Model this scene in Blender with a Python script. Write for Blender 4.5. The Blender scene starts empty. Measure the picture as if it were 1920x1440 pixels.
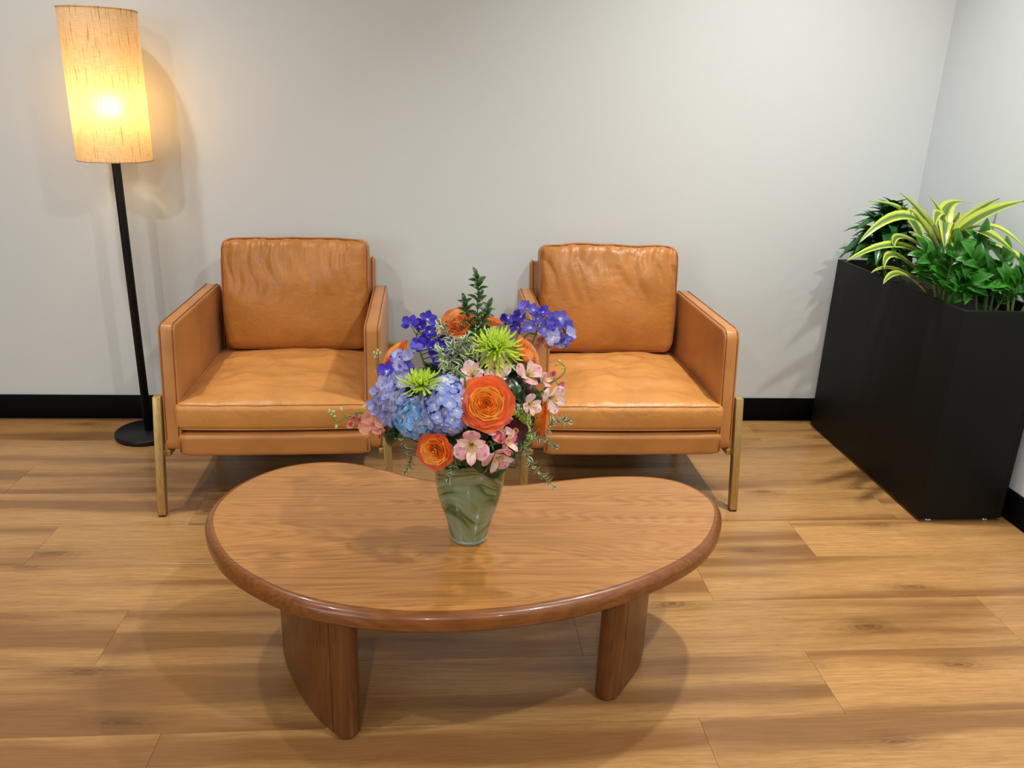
import bpy, bmesh, math, random
from mathutils import Vector, Matrix, Quaternion, noise

random.seed(7)
SC = bpy.context.scene
COL = SC.collection
PI = math.pi
R = math.radians

# ------------------------------------------------------------------ camera
cam_data = bpy.data.cameras.new('camera')
cam_data.sensor_fit = 'HORIZONTAL'
cam_data.sensor_width = 36.0
cam_data.lens = 36.0 * 1515.484 / 1920.0
cam_data.clip_start = 0.05
cam = bpy.data.objects.new('camera', cam_data)
COL.objects.link(cam)
_th, _ps, _ro = R(19.23814178), R(5.04899865), R(-2.02522172)
_f = Vector((math.sin(_ps) * math.cos(_th), math.cos(_ps) * math.cos(_th), -math.sin(_th)))
_r = Vector((math.cos(_ps), -math.sin(_ps), 0))
_d = _f.cross(_r)
_r2 = _r * math.cos(_ro) + _d * math.sin(_ro)
_d2 = -_r * math.sin(_ro) + _d * math.cos(_ro)
_m = Matrix((_r2, -_d2, -_f)).transposed().to_4x4()
_m.translation = Vector((0, 0, 1.347))
cam.matrix_world = _m
SC.camera = cam

# ------------------------------------------------------------------ world, lights, exposure
world = bpy.data.worlds.new('world')
SC.world = world
world.use_nodes = True
_bg = world.node_tree.nodes['Background']
_bg.inputs[0].default_value = (0.95, 0.97, 1.0, 1)
_bg.inputs[1].default_value = 0.5
SC.view_settings.view_transform = 'Standard'
SC.view_settings.look = 'None'
SC.view_settings.gamma = 1.0
SC.view_settings.use_curve_mapping = False
SC.view_settings.exposure = 0.04


def downlight(x, y, watts, col=(1.0, 0.985, 0.955), size=0.10, z=2.98, spread=165):
    l = bpy.data.lights.new('overhead_light', 'AREA')
    l.shape = 'DISK'
    l.size = size
    l.energy = watts
    l.color = col
    l.spread = R(spread)
    o = bpy.data.objects.new('overhead_light', l)
    COL.objects.link(o)
    o.location = (x, y, z)
    return o


# the ceiling's grid of recessed downlights, above the frame; rear pair added as fill
downlight(-1.75, 0.55, 22)
downlight(1.20, 0.55, 34)
downlight(-1.45, 2.45, 10, spread=100)
downlight(1.25, 2.45, 20, spread=100)
downlight(1.86, 2.05, 2, spread=150)
downlight(-0.30, -1.9, 40)  # unseen rear fill, added to even out the back wall
downlight(1.30, -1.9, 24)  # unseen rear fill, added to raise the ambient light
# added cool fill, far left behind the camera, to brighten the right wall
_w = bpy.data.lights.new('cool_fill', 'AREA')
_w.shape = 'RECTANGLE'
_w.size, _w.size_y = 2.4, 1.7
_w.energy = 60
_w.color = (0.86, 0.94, 1.0)
_wo = bpy.data.objects.new('cool_fill', _w)
COL.objects.link(_wo)
_wo.location = (-3.6, -2.6, 1.75)
_wo.rotation_euler = (Vector((1.2, 3.2, 1.3)) - Vector((-3.6, -2.6, 1.75))).to_track_quat('-Z', 'Z').to_euler()


# ------------------------------------------------------------------ helpers: materials
def srgb(r, g, b):
    def f(c):
        c /= 255.0
        return c / 12.92 if c <= 0.04045 else ((c + 0.055) / 1.055) ** 2.4
    return (f(r), f(g), f(b), 1.0)


class NT:
    """A small wrapper that adds and wires shader nodes."""
    def __init__(self, name):
        self.m = bpy.data.materials.new(name)
        self.m.use_nodes = True
        self.t = self.m.node_tree
        self.t.nodes.clear()
        self.out = self.t.nodes.new('ShaderNodeOutputMaterial')

    def n(self, typ, props=None, **ins):
        nd = self.t.nodes.new('ShaderNode' + typ)
        for k, v in (props or {}).items():
            setattr(nd, k, v)
        for k, v in ins.items():
            key = k.replace('_', ' ')
            if k[0] == 'i' and k[1:].isdigit():
                sock = nd.inputs[int(k[1:])]
            else:
                sock = nd.inputs[key]
            self.put(sock, v)
        return nd

    def put(self, sock, v):
        if isinstance(v, bpy.types.NodeSocket):
            self.t.links.new(v, sock)
        else:
            sock.default_value = v

    def ramp(self, fac, stops, interp='LINEAR'):
        nd = self.t.nodes.new('ShaderNodeValToRGB')
        nd.color_ramp.interpolation = interp
        el = nd.color_ramp.elements
        while len(el) < len(stops):
            el.new(0.5)
        for e, (p, c) in zip(el, stops):
            e.position = p
            e.color = c
        self.put(nd.inputs[0], fac)
        return nd.outputs[0]

    def math(self, op, a, b=0.0, c=None):
        nd = self.t.nodes.new('ShaderNodeMath')
        nd.operation = op
        self.put(nd.inputs[0], a)
        self.put(nd.inputs[1], b)
        if c is not None:
            self.put(nd.inputs[2], c)
        return nd.outputs[0]

    def mix(self, fac, a, b, blend='MIX'):
        nd = self.t.nodes.new('ShaderNodeMix')
        nd.data_type = 'RGBA'
        nd.blend_type = blend
        self.put(nd.inputs[0], fac)
        self.put(nd.inputs[6], a)
        self.put(nd.inputs[7], b)
        return nd.outputs[2]

    def mapped(self, src, scale=(1, 1, 1), loc=None):
        mp = self.n('Mapping')
        self.put(mp.inputs[0], src)
        mp.inputs['Scale'].default_value = scale
        if loc is not None:
            self.put(mp.inputs['Location'], loc)
        return mp.outputs[0]

    def noise(self, vec, scale, detail=2.0, rough=0.5, dist=0.0):
        nd = self.n('TexNoise', Scale=scale, Detail=detail, Roughness=rough, Distortion=dist)
        self.put(nd.inputs['Vector'], vec)
        return nd.outputs[0]

    def bump(self, height, strength=0.2, dist=0.01, normal=None):
        nd = self.n('Bump', Strength=strength, Distance=dist)
        self.put(nd.inputs['Height'], height)
        if normal is not None:
            self.put(nd.inputs['Normal'], normal)
        return nd.outputs[0]

    def bsdf(self, color, rough=0.5, metal=0.0, normal=None, coat=0.0, spec=0.5, **kw):
        b = self.n('BsdfPrincipled')
        self.put(b.inputs['Base Color'], color)
        self.put(b.inputs['Roughness'], rough)
        b.inputs['Metallic'].default_value = metal
        b.inputs['Specular IOR Level'].default_value = spec
        b.inputs['Coat Weight'].default_value = coat
        b.inputs['Coat Roughness'].default_value = 0.08
        if normal is not None:
            self.put(b.inputs['Normal'], normal)
        for k, v in kw.items():
            self.put(b.inputs[k.replace('_', ' ')], v)
        return b.outputs[0]

    def done(self, shader):
        self.t.links.new(shader, self.out.inputs[0])
        return self.m


def m_plain(name, rgb, rough=0.5, metal=0.0, coat=0.0, spec=0.5, vary=0.06, vscale=30):
    t = NT(name)
    tc = t.n('TexCoord').outputs['Object']
    n = t.noise(tc, vscale, 3)
    c = srgb(*rgb)
    lo = tuple(x * (1 - vary) for x in c[:3]) + (1,)
    hi = tuple(min(1, x * (1 + vary)) for x in c[:3]) + (1,)
    col = t.ramp(n, [(0.3, lo), (0.7, hi)])
    return t.done(t.bsdf(col, rough, metal, coat=coat, spec=spec))


def m_wall(name, rgb):
    t = NT(name)
    p = t.n('NewGeometry').outputs['Position']
    c = srgb(*rgb)
    n = t.noise(p, 1.1, 2)
    col = t.ramp(n, [(0.3, tuple(x * 0.985 for x in c[:3]) + (1,)), (0.7, c)])
    bmp = t.bump(t.noise(p, 260, 3), 0.08, 0.002)
    return t.done(t.bsdf(col, 0.75, normal=bmp, spec=0.3))


def m_floor():
    t = NT('oak_vinyl_plank')
    oi = t.n('ObjectInfo').outputs['Random']
    p = t.n('NewGeometry').outputs['Position']
    off = t.n('CombineXYZ', X=t.math('MULTIPLY', oi, 37.0), Y=t.math('MULTIPLY', oi, 11.3), Z=0.0).outputs[0]
    v = t.n('VectorMath', {'operation': 'ADD'}, i0=p, i1=off).outputs[0]
    # broad brown bands along the board
    warp = t.noise(t.mapped(v, (0.9, 4.0, 1)), 1.3, 2)
    wv = t.n('VectorMath', {'operation': 'ADD'}, i0=v,
             i1=t.n('CombineXYZ', X=0.0, Y=t.math('MULTIPLY', t.math('SUBTRACT', warp, 0.5), 0.075), Z=0.0).outputs[0]).outputs[0]
    band = t.noise(t.mapped(wv, (0.62, 8.5, 1)), 1.0, 2, 0.5)
    bandc = t.ramp(band, [(0.41, (0, 0, 0, 1)), (0.50, (0.28, 0.28, 0.28, 1)), (0.60, (1, 1, 1, 1))])
    grain = t.noise(t.mapped(wv, (4.2, 80, 1)), 1.6, 6, 0.68)
    fine = t.noise(t.mapped(wv, (9, 230, 1)), 2.0, 4, 0.65)
    base = t.ramp(grain, [(0.25, srgb(155, 111, 63)), (0.5, srgb(179, 135, 82)), (0.78, srgb(197, 155, 100))])
    col = t.mix(t.math('MULTIPLY', bandc, 0.72), base, srgb(116, 76, 43))
    # knots: stretched cells, only a few of them
    vo = t.n('TexVoronoi', {'feature': 'F1', 'voronoi_dimensions': '2D'}, Scale=1.0)
    t.put(vo.inputs['Vector'], t.mapped(wv, (1.55, 5.0, 1)))
    pick = t.math('GREATER_THAN', t.n('SeparateColor', i0=vo.outputs['Color']).outputs[0], 0.48)
    wob = t.math('ADD', vo.outputs['Distance'], t.math('MULTIPLY', t.math('SUBTRACT', grain, 0.5), 0.16))
    knot = t.ramp(wob, [(0.02, (1, 1, 1, 1)), (0.085, (0.45, 0.45, 0.45, 1)), (0.21, (0, 0, 0, 1))])
    rings = t.math('MULTIPLY_ADD', t.math('SINE', t.math('MULTIPLY', wob, 150.0)), 0.5, 0.5)
    kn = t.math('MULTIPLY', t.math('MULTIPLY', knot, pick), t.math('MULTIPLY_ADD', rings, 0.45, 0.5))
    col = t.mix(t.math('MULTIPLY', kn, 0.85), col, srgb(88, 54, 28))
    col = t.mix(t.math('MULTIPLY', t.ramp(fine, [(0.52, (0, 0, 0, 1)), (0.66, (1, 1, 1, 1))]), 0.42), col, srgb(122, 82, 44))
    tone = t.math('MULTIPLY_ADD', oi, 0.16, 0.91)
    hsv = t.n('HueSaturation', Saturation=1.0, Value=tone, Color=col).outputs[0]
    h = t.math('ADD', grain, t.math('MULTIPLY', fine, 0.8))
    bmp = t.bump(h, 0.10, 0.002)
    rough = t.math('MULTIPLY_ADD', fine, 0.12, 0.15)
    return t.done(t.bsdf(hsv, rough, normal=bmp, spec=0.42))


def m_oak(name, light, mid, dark, rough=0.33, axis='X', coat=0.15):
    t = NT(name)
    tc = t.n('TexCoord').outputs['Object']
    if axis == 'Z':
        tc = t.n('VectorRotate', {'rotation_type': 'Y_AXIS'}, Vector=tc, Angle=PI / 2).outputs[0]
    warp = t.noise(t.mapped(tc, (1.2, 7, 7)), 1.0, 2)
    wv = t.n('VectorMath', {'operation': 'ADD'}, i0=tc,
             i1=t.n('CombineXYZ', X=0.0, Y=t.math('MULTIPLY', t.math('SUBTRACT', warp, 0.5), 0.10),
                    Z=0.0).outputs[0]).outputs[0]
    cath = t.noise(t.mapped(wv, (0.8, 5.0, 5.0)), 1.3, 1)
    lines = t.math('MULTIPLY_ADD', t.math('SINE', t.math('MULTIPLY', cath, 260.0)), 0.5, 0.5)
    grain = t.noise(t.mapped(wv, (2.4, 90, 90)), 1.5, 5, 0.6)
    pore = t.noise(t.mapped(tc, (10, 330, 330)), 2.0, 3, 0.7)
    g = t.math('ADD', t.math('MULTIPLY', lines, 0.14), t.math('MULTIPLY', grain, 0.86))
    col = t.ramp(g, [(0.2, srgb(*dark)), (0.5, srgb(*mid)), (0.8, srgb(*light))])
    col = t.mix(t.math('MULTIPLY', t.ramp(pore, [(0.56, (0, 0, 0, 1)), (0.7, (1, 1, 1, 1))]), 0.4), col, srgb(*dark))
    bmp = t.bump(t.math('ADD', grain, pore), 0.10, 0.001)
    return t.done(t.bsdf(col, rough, normal=bmp, coat=coat, spec=0.4))


def m_leather(name, rgb, wr=0.25):
    t = NT(name)
    tc = t.n('TexCoord').outputs['Object']
    c = srgb(*rgb)
    big = t.noise(tc, 5.5, 4, 0.55)
    col = t.ramp(big, [(0.25, tuple(x * 0.80 for x in c[:3]) + (1,)), (0.5, c),
                       (0.78, tuple(min(1, x * 1.14) for x in c[:3]) + (1,))])
    grain = t.n('TexVoronoi', {'feature': 'DISTANCE_TO_EDGE'}, Scale=420.0)
    t.put(grain.inputs['Vector'], tc)
    gh = t.ramp(grain.outputs[0], [(0.0, (0, 0, 0, 1)), (0.12, (1, 1, 1, 1))])
    b1 = t.bump(gh, 0.10, 0.0006)
    wn = t.noise(t.mapped(tc, (9, 9, 9)), 1.7, 5, 0.6, 0.6)
    b2 = t.bump(wn, wr, 0.012, b1)
    rough = t.math('MULTIPLY_ADD', big, 0.18, 0.26)
    return t.done(t.bsdf(col, rough, normal=b2, spec=0.42, Sheen_Weight=0.05))


def m_brass():
    t = NT('brushed_brass')
    tc = t.n('TexCoord').outputs['Object']
    n = t.noise(t.mapped(tc, (300, 300, 6)), 1.0, 3)
    col = t.ramp(n, [(0.3, srgb(176, 146, 88)), (0.7, srgb(203, 174, 112))])
    return t.done(t.bsdf(col, 0.42, metal=0.75, normal=t.bump(n, 0.05, 0.001)))


def m_petal(name, stops, rough=0.55, trans=0.28, along=True, noise_amt=0.10, streak=None, spec=0.25):
    """Petal colour runs along the petal (UV v) or across it (UV u)."""
    t = NT(name)
    uv = t.n('TexCoord').outputs['UV']
    sep = t.n('SeparateXYZ', i0=uv)
    oi = t.n('ObjectInfo').outputs['Random']
    f = sep.outputs[1] if along else sep.outputs[0]
    vein = t.noise(t.mapped(uv, (26, 2.5, 1), t.n('CombineXYZ', X=t.math('MULTIPLY', oi, 9.0), Y=0.0, Z=0.0).outputs[0]), 1.0, 2)
    f = t.math('ADD', f, t.math('MULTIPLY', t.math('SUBTRACT', vein, 0.5), noise_amt))
    col = t.ramp(f, [(p, srgb(*c)) for p, c in stops])
    if streak:
        sn = t.noise(t.mapped(uv, (20, 3.2, 1), t.n('CombineXYZ', X=t.math('MULTIPLY', oi, 13.0), Y=oi, Z=0.0).outputs[0]), 1.0, 1)
        sm = t.ramp(sn, [(0.60, (0, 0, 0, 1)), (0.66, (1, 1, 1, 1))])
        win = t.ramp(sep.outputs[1], [(0.25, (0, 0, 0, 1)), (0.4, (1, 1, 1, 1)), (0.72, (1, 1, 1, 1)), (0.85, (0, 0, 0, 1))])
        col = t.mix(t.math('MULTIPLY', sm, win), col, srgb(*streak))
    val = t.math('MULTIPLY_ADD', oi, 0.22, 0.89)
    col = t.n('HueSaturation', Value=val, Color=col).outputs[0]
    b = t.bsdf(col, rough, spec=spec, normal=t.bump(vein, 0.15, 0.001))
    tr = t.n('BsdfTranslucent', Color=col).outputs[0]
    mx = t.n('MixShader', i0=trans, i1=b, i2=tr).outputs[0]
    return t.done(mx)


def m_spot_petal(name, base, tip, spot):
    """Alstroemeria outer tepal: pale towards the base, pink towards the rim, a deeper spot in mid tip."""
    t = NT(name)
    uv = t.n('TexCoord').outputs['UV']
    sep = t.n('SeparateXYZ', i0=uv)
    oi = t.n('ObjectInfo').outputs['Random']
    nz = t.noise(t.mapped(uv, (14, 3, 1)), 1.0, 2)
    f = t.math('ADD', sep.outputs[1], t.math('MULTIPLY', t.math('SUBTRACT', nz, 0.5), 0.2))
    col = t.ramp(f, [(0.25, srgb(*base)), (0.62, srgb(*tip)), (0.97, srgb(*base))])
    du = t.math('MULTIPLY', t.math('SUBTRACT', sep.outputs[0], 0.5), 2.4)
    dv = t.math('MULTIPLY', t.math('SUBTRACT', sep.outputs[1], 0.86), 4.0)
    d = t.math('SQRT', t.math('ADD', t.math('MULTIPLY', du, du), t.math('MULTIPLY', dv, dv)))
    col = t.mix(t.ramp(d, [(0.12, (0.8, 0.8, 0.8, 1)), (0.62, (0, 0, 0, 1))]), col, srgb(*spot))
    col = t.n('HueSaturation', Value=t.math('MULTIPLY_ADD', oi, 0.14, 0.93), Color=col).outputs[0]
    b = t.bsdf(col, 0.5, spec=0.25)
    tr = t.n('BsdfTranslucent', Color=col).outputs[0]
    return t.done(t.n('MixShader', i0=0.28, i1=b, i2=tr).outputs[0])


def m_leaf(name, mid, edge, rough=0.35, w=0.5, trans=0.12, tipdark=False, spec=0.5):
    """Leaf: mid colour along the rib, edge colour along the margins (UV u), fine veins."""
    t = NT(name)
    uv = t.n('TexCoord').outputs['UV']
    sep = t.n('SeparateXYZ', i0=uv)
    oi = t.n('ObjectInfo').outputs['Random']
    a = t.math('ABSOLUTE', t.math('MULTIPLY', t.math('SUBTRACT', sep.outputs[0], 0.5), 2.0))
    st = t.noise(t.mapped(uv, (16, 0.8, 1), t.n('CombineXYZ', X=t.math('MULTIPLY', oi, 7.0), Y=oi, Z=0.0).outputs[0]), 1.0, 2)
    a2 = t.math('ADD', a, t.math('MULTIPLY', t.math('SUBTRACT', st, 0.5), 0.5))
    em = srgb(*mid)
    col = t.ramp(a2, [(max(0.0, w - 0.14), em), (w + 0.06, srgb(*edge))])
    strk = t.ramp(st, [(0.45, (0, 0, 0, 1)), (0.7, (1, 1, 1, 1))])
    col = t.mix(t.math('MULTIPLY', strk, 0.34), col, srgb(*edge))
    if tipdark:
        col = t.mix(t.ramp(sep.outputs[1], [(0.955, (0, 0, 0, 1)), (0.985, (1, 1, 1, 1))]), col, srgb(38, 30, 14))
    col = t.n('HueSaturation', Value=t.math('MULTIPLY_ADD', oi, 0.3, 0.85), Color=col).outputs[0]
    b = t.bsdf(col, rough, spec=spec, normal=t.bump(st, 0.12, 0.001))
    tr = t.n('BsdfTranslucent', Color=col).outputs[0]
    return t.done(t.n('MixShader', i0=trans, i1=b, i2=tr).outputs[0])


# ------------------------------------------------------------------ helpers: objects and meshes
def thing(name, label, cat, loc=(0, 0, 0), rot=None, group=None):
    o = bpy.data.objects.new(name, None)
    o.empty_display_size = 0.05
    COL.objects.link(o)
    o.location = loc
    if rot is not None:
        o.rotation_mode = 'QUATERNION'
        o.rotation_quaternion = rot
    o['label'] = label
    o['category'] = cat
    if group:
        o['group'] = group
    return o


def part(name, me, mat, parent, mb=None, label=None, kind=None):
    if mat is not None and len(me.materials) == 0:
        me.materials.append(mat)
    o = bpy.data.objects.new(name, me)
    COL.objects.link(o)
    o.parent = parent
    if mb is not None:
        o.matrix_basis = mb
    if label:
        o['label'] = label
    if kind:
        o['kind'] = kind
    return o


def mesh(name, verts, faces, uvs=None, smooth=True):
    me = bpy.data.meshes.new(name)
    me.from_pydata([tuple(v) for v in verts], [], faces)
    if uvs is not None:
        ul = me.uv_layers.new(name='uv')
        for lp in me.loops:
            ul.data[lp.index].uv = uvs[lp.vertex_index]
    if smooth:
        for p in me.polygons:
            p.use_smooth = True
    me.update()
    return me


def bm_mesh(name, bm, smooth=True, angle=None):
    me = bpy.data.meshes.new(name)
    bm.normal_update()
    if angle is not None:
        for e in bm.edges:
            if len(e.link_faces) == 2 and e.calc_face_angle(0) > angle:
                e.smooth = False
    bm.to_mesh(me)
    bm.free()
    if smooth:
        for p in me.polygons:
            p.use_smooth = True
    return me


def box_mesh(name, x0, x1, y0, y1, z0, z1, bev=0.0, seg=2):
    bm = bmesh.new()
    bmesh.ops.create_cube(bm, size=1.0)
    for v in bm.verts:
        v.co = Vector(((x0 + x1) / 2 + v.co.x * (x1 - x0), (y0 + y1) / 2 + v.co.y * (y1 - y0), (z0 + z1) / 2 + v.co.z * (z1 - z0)))
    if bev > 0:
        bmesh.ops.bevel(bm, geom=bm.edges[:], offset=bev, segments=seg, profile=0.6, affect='EDGES')
    return bm_mesh(name, bm, smooth=bev > 0, angle=R(50) if seg < 2 else None)


def bar_mesh(name, p0, p1, sx, sy, bev=0.002):
    """A square bar from p0 to p1 whose ends stay level."""
    bm = bmesh.new()
    bmesh.ops.create_cube(bm, size=1.0)
    p0, p1 = Vector(p0), Vector(p1)
    for v in bm.verts:
        q = p0.lerp(p1, v.co.z + 0.5)
        v.co = q + Vector((v.co.x * sx, v.co.y * sy, 0))
    bmesh.ops.bevel(bm, geom=bm.edges[:], offset=bev, segments=2, profile=0.5, affect='EDGES')
    return bm_mesh(name, bm, angle=R(40))


def prism_mesh(name, pts, x0, x1, bev=0.012, seg=3, corner=None):
    """Side profile pts (y, z) extruded along x; corner = {index: radius} rounds profile corners."""
    prof = []
    n = len(pts)
    for i, p in enumerate(pts):
        p = Vector(p)
        rr = (corner or {}).get(i, 0)
        if not rr:
            prof.append(p)
            continue
        a = (Vector(pts[i - 1]) - p).normalized()
        b = (Vector(pts[(i + 1) % n]) - p).normalized()
        for k in range(5):
            s = k / 4
            q0, q1 = p + a * rr, p + b * rr
            prof.append(q0.lerp(p, s).lerp(p.lerp(q1, s), s))
    bm = bmesh.new()
    lo = [bm.verts.new((x0, p.x, p.y)) for p in prof]
    hi = [bm.verts.new((x1, p.x, p.y)) for p in prof]
    m = len(prof)
    bm.faces.new(lo)
    bm.faces.new(hi[::-1])
    for i in range(m):
        bm.faces.new((lo[i], hi[i], hi[(i + 1) % m], lo[(i + 1) % m]))
    bmesh.ops.recalc_face_normals(bm, faces=bm.faces[:])
    rim = [e for e in bm.edges if abs(e.verts[0].co.x - e.verts[1].co.x) < 1e-6]
    if bev > 0:
        bmesh.ops.bevel(bm, geom=rim, offset=bev, segments=seg, profile=0.55, affect='EDGES')
    return bm_mesh(name, bm, angle=R(35))


def catmull(pts, per=6):
    pts = [Vector(p) for p in pts]
    if len(pts) < 3:
        return [pts[0].lerp(pts[-1], i / per) for i in range(per + 1)]
    P = [pts[0] * 2 - pts[1]] + pts + [pts[-1] * 2 - pts[-2]]
    out = []
    for i in range(1, len(P) - 2):
        a, b, c, d = P[i - 1:i + 3]
        for k in range(per):
            s = k / per
            out.append(0.5 * ((2 * b) + (c - a) * s + (2 * a - 5 * b + 4 * c - d) * s * s + (3 * b - a - 3 * c + d) * s ** 3))
    out.append(pts[-1])
    return out


def tube_mesh(name, pts, rad, n=6, closed=False, caps=True):
    pts = [Vector(p) for p in pts]
    m = len(pts)
    rf = rad if callable(rad) else (lambda s: rad)
    verts, faces, uvs = [], [], []
    prev = None
    for i, p in enumerate(pts):
        if closed:
            t = (pts[(i + 1) % m] - pts[i - 1]).normalized()
        else:
            t = (pts[min(i + 1, m - 1)] - pts[max(i - 1, 0)])
            t = t.normalized() if t.length > 1e-9 else Vector((0, 0, 1))
        if prev is None:
            ref = Vector((0, 0, 1)) if abs(t.z) < 0.9 else Vector((1, 0, 0))
            a = t.cross(ref).normalized()
        else:
            a = (prev - t * prev.dot(t))
            a = a.normalized() if a.length > 1e-6 else t.orthogonal().normalized()
        prev = a
        b = t.cross(a)
        r = rf(i / max(1, m - 1))
        for k in range(n):
            w = 2 * PI * k / n
            verts.append(p + a * (math.cos(w) * r) + b * (math.sin(w) * r))
            uvs.append((k / n, i / max(1, m - 1)))
    rows = m if closed else m - 1
    for i in range(rows):
        j = (i + 1) % m
        for k in range(n):
            l = (k + 1) % n
            faces.append((i * n + k, i * n + l, j * n + l, j * n + k))
    if caps and not closed:
        faces.append(tuple(range(n))[::-1])
        faces.append(tuple((m - 1) * n + k for k in range(n)))
    return mesh(name, verts, faces, uvs)


def lathe_mesh(name, prof, n=48, caps=True, wob=None):
    """prof: (r, z) from bottom to top (or any run) turned about Z."""
    verts, faces, uvs = [], [], []
    m = len(prof)
    for i, (r, z) in enumerate(prof):
        for k in range(n):
            a = 2 * PI * k / n
            rr, zz = (r, z) if wob is None else wob(r, z, a)
            verts.append((math.cos(a) * rr, math.sin(a) * rr, zz))
            uvs.append((k / n, i / (m - 1)))
    for i in range(m - 1):
        for k in range(n):
            l = (k + 1) % n
            faces.append((i * n + k, i * n + l, (i + 1) * n + l, (i + 1) * n + k))
    if caps:
        faces.append(tuple(range(n))[::-1])
        faces.append(tuple((m - 1) * n + k for k in range(n)))
    return mesh(name, verts, faces, uvs)


def ball_mesh(name, r, sx=1, sy=1, sz=1, u=10, v=7):
    bm = bmesh.new()
    bmesh.ops.create_uvsphere(bm, u_segments=u, v_segments=v, radius=r)
    for q in bm.verts:
        q.co = Vector((q.co.x * sx, q.co.y * sy, q.co.z * sz))
    return bm_mesh(name, bm)


def basis(yaxis, zhint, loc=(0, 0, 0), s=1.0):
    y = Vector(yaxis).normalized()
    z = Vector(zhint)
    x = y.cross(z)
    x = x.normalized() if x.length > 1e-6 else y.orthogonal().normalized()
    z = x.cross(y)
    m = Matrix((x * s, y * s, z * s)).transposed().to_4x4()
    m.translation = Vector(loc)
    return m


def facing(n):
    return Vector(n).normalized().to_track_quat('Z', 'Y')

# ------------------------------------------------------------------ measured places (metres)
ROSES = [
    ((0.083,1.500,0.780), (-0.05,-0.93,0.36), 0.052, 1.0, 'large wide-open orange rose at the centre of the bouquet'),
    ((-0.017,1.500,0.678), (-0.35,-0.9,0.1), 0.037, 0.85, 'small orange rose with coral edges low over the vase rim'),
    ((0.031,1.760,0.874), (-0.35,-0.55,0.75), 0.04, 0.8, 'pale orange rose beside the upright green sprig'),
    ((0.102,1.820,0.864), (0.3,0.3,0.9), 0.03, 0.8, 'half hidden orange rose above the lime chrysanthemum'),
    ((0.178,1.700,0.817), (0.75,-0.35,0.5), 0.042, 0.85, 'peach orange rose half behind the lime chrysanthemum'),
    ((-0.106,1.720,0.808), (-0.7,0.1,0.6), 0.04, 0.8, 'orange rose peeking out behind the lavender delphinium'),
    ((0.206,1.600,0.702), (0.97,-0.15,-0.05), 0.04, 0.7, 'orange rose seen from the side at the lower right edge of the bouquet'),
]
MUMS = [
    ((0.107,1.630,0.857), (0.05,-0.40,0.92), 0.058, 'round lime green spider chrysanthemum atop the bouquet'),
    ((-0.048,1.520,0.811), (-0.12,-0.22,0.96), 0.05, 'side-on lime green spider chrysanthemum above the blue hydrangeas'),
]
HYDRANGEAS = [
    ((0.006,1.535,0.763), (-0.1,-0.9,0.42), 0.056, 'peri', 'periwinkle blue hydrangea head left of the large orange rose'),
    ((-0.058,1.560,0.723), (-0.6,-0.8,0.1), 0.041, 'sky', 'turquoise blue hydrangea head at the lower left of the bouquet'),
    ((0.013,1.620,0.773), (0,-0.6,0.75), 0.032, 'slate', 'small slate blue hydrangea head tucked under the variegated foliage'),
]
ALSTROS = [
    ((0.054,1.470,0.706), (-0.05, -0.95, 0.1), 0.036, 'pink alstroemeria facing forward over the front of the vase'),
    ((0.104,1.500,0.672), (0.35, -0.8, -0.35), 0.034, 'pale pink alstroemeria drooping over the vase to the right of the forward facing one'),
    ((0.106,1.520,0.719), (0.35, -0.75, 0.45), 0.032, 'deep pink alstroemeria directly below the large orange rose'),
    ((0.020,1.520,0.673), (-0.75, -0.6, 0.05), 0.026, 'narrow pink alstroemeria between the small orange rose and the forward facing one'),
    ((0.058,1.560,0.816), (-0.2, -0.75, 0.6), 0.036, 'pale striped pink alstroemeria above the large orange rose'),
    ((0.106,1.620,0.813), (0.1, -0.7, 0.5), 0.03, 'whitish pink alstroemeria under the lime chrysanthemum petals'),
    ((0.173,1.560,0.757), (0.3, -0.85, 0.2), 0.03, 'cream pink alstroemeria to the right of the large orange rose'),
    ((0.222,1.600,0.757), (0.6, -0.75, 0.1), 0.031, 'white pink alstroemeria hanging over the edge of the right chair seat'),
    ((0.177,1.640,0.790), (0.35, -0.6, 0.7), 0.031, 'pink alstroemeria with dark streaks below the peach orange rose'),
    ((0.206,1.660,0.771), (0.75, -0.4, 0.45), 0.026, 'folded pink alstroemeria at the upper right of the bouquet'),
    ((0.120,1.500,0.696), (0.75, -0.5, 0.4), 0.028, 'rosy alstroemeria beside the burgundy hellebore'),
]
DELPH_VIOLET = [(-0.074,1.700,0.885), (-0.039,1.720,0.891), (-0.034,1.680,0.876), (-0.010,1.680,0.860), (-0.030,1.660,0.846), (0.000,1.680,0.828), (-0.054,1.670,0.848), (-0.022,1.660,0.827), (-0.009,1.670,0.843), (-0.054,1.710,0.877), (-0.042,1.680,0.859), (0.007,1.690,0.846), (-0.017,1.660,0.849)]
DELPH_LAVENDER = [(-0.063,1.640,0.846), (-0.104,1.660,0.817), (-0.079,1.630,0.810), (-0.095,1.660,0.822), (-0.121,1.620,0.804), (-0.123,1.600,0.785), (-0.095,1.600,0.783), (-0.139,1.600,0.766), (-0.116,1.590,0.767), (-0.145,1.600,0.741), (-0.127,1.600,0.723), (-0.100,1.580,0.763), (-0.109,1.590,0.723), (-0.074,1.640,0.828), (-0.091,1.620,0.799), (-0.069,1.610,0.791), (-0.133,1.600,0.752), (-0.113,1.590,0.746), (-0.135,1.600,0.732), (-0.106,1.610,0.797), (-0.092,1.630,0.812), (-0.118,1.600,0.780), (-0.092,1.590,0.767), (-0.117,1.590,0.710)]
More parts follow.
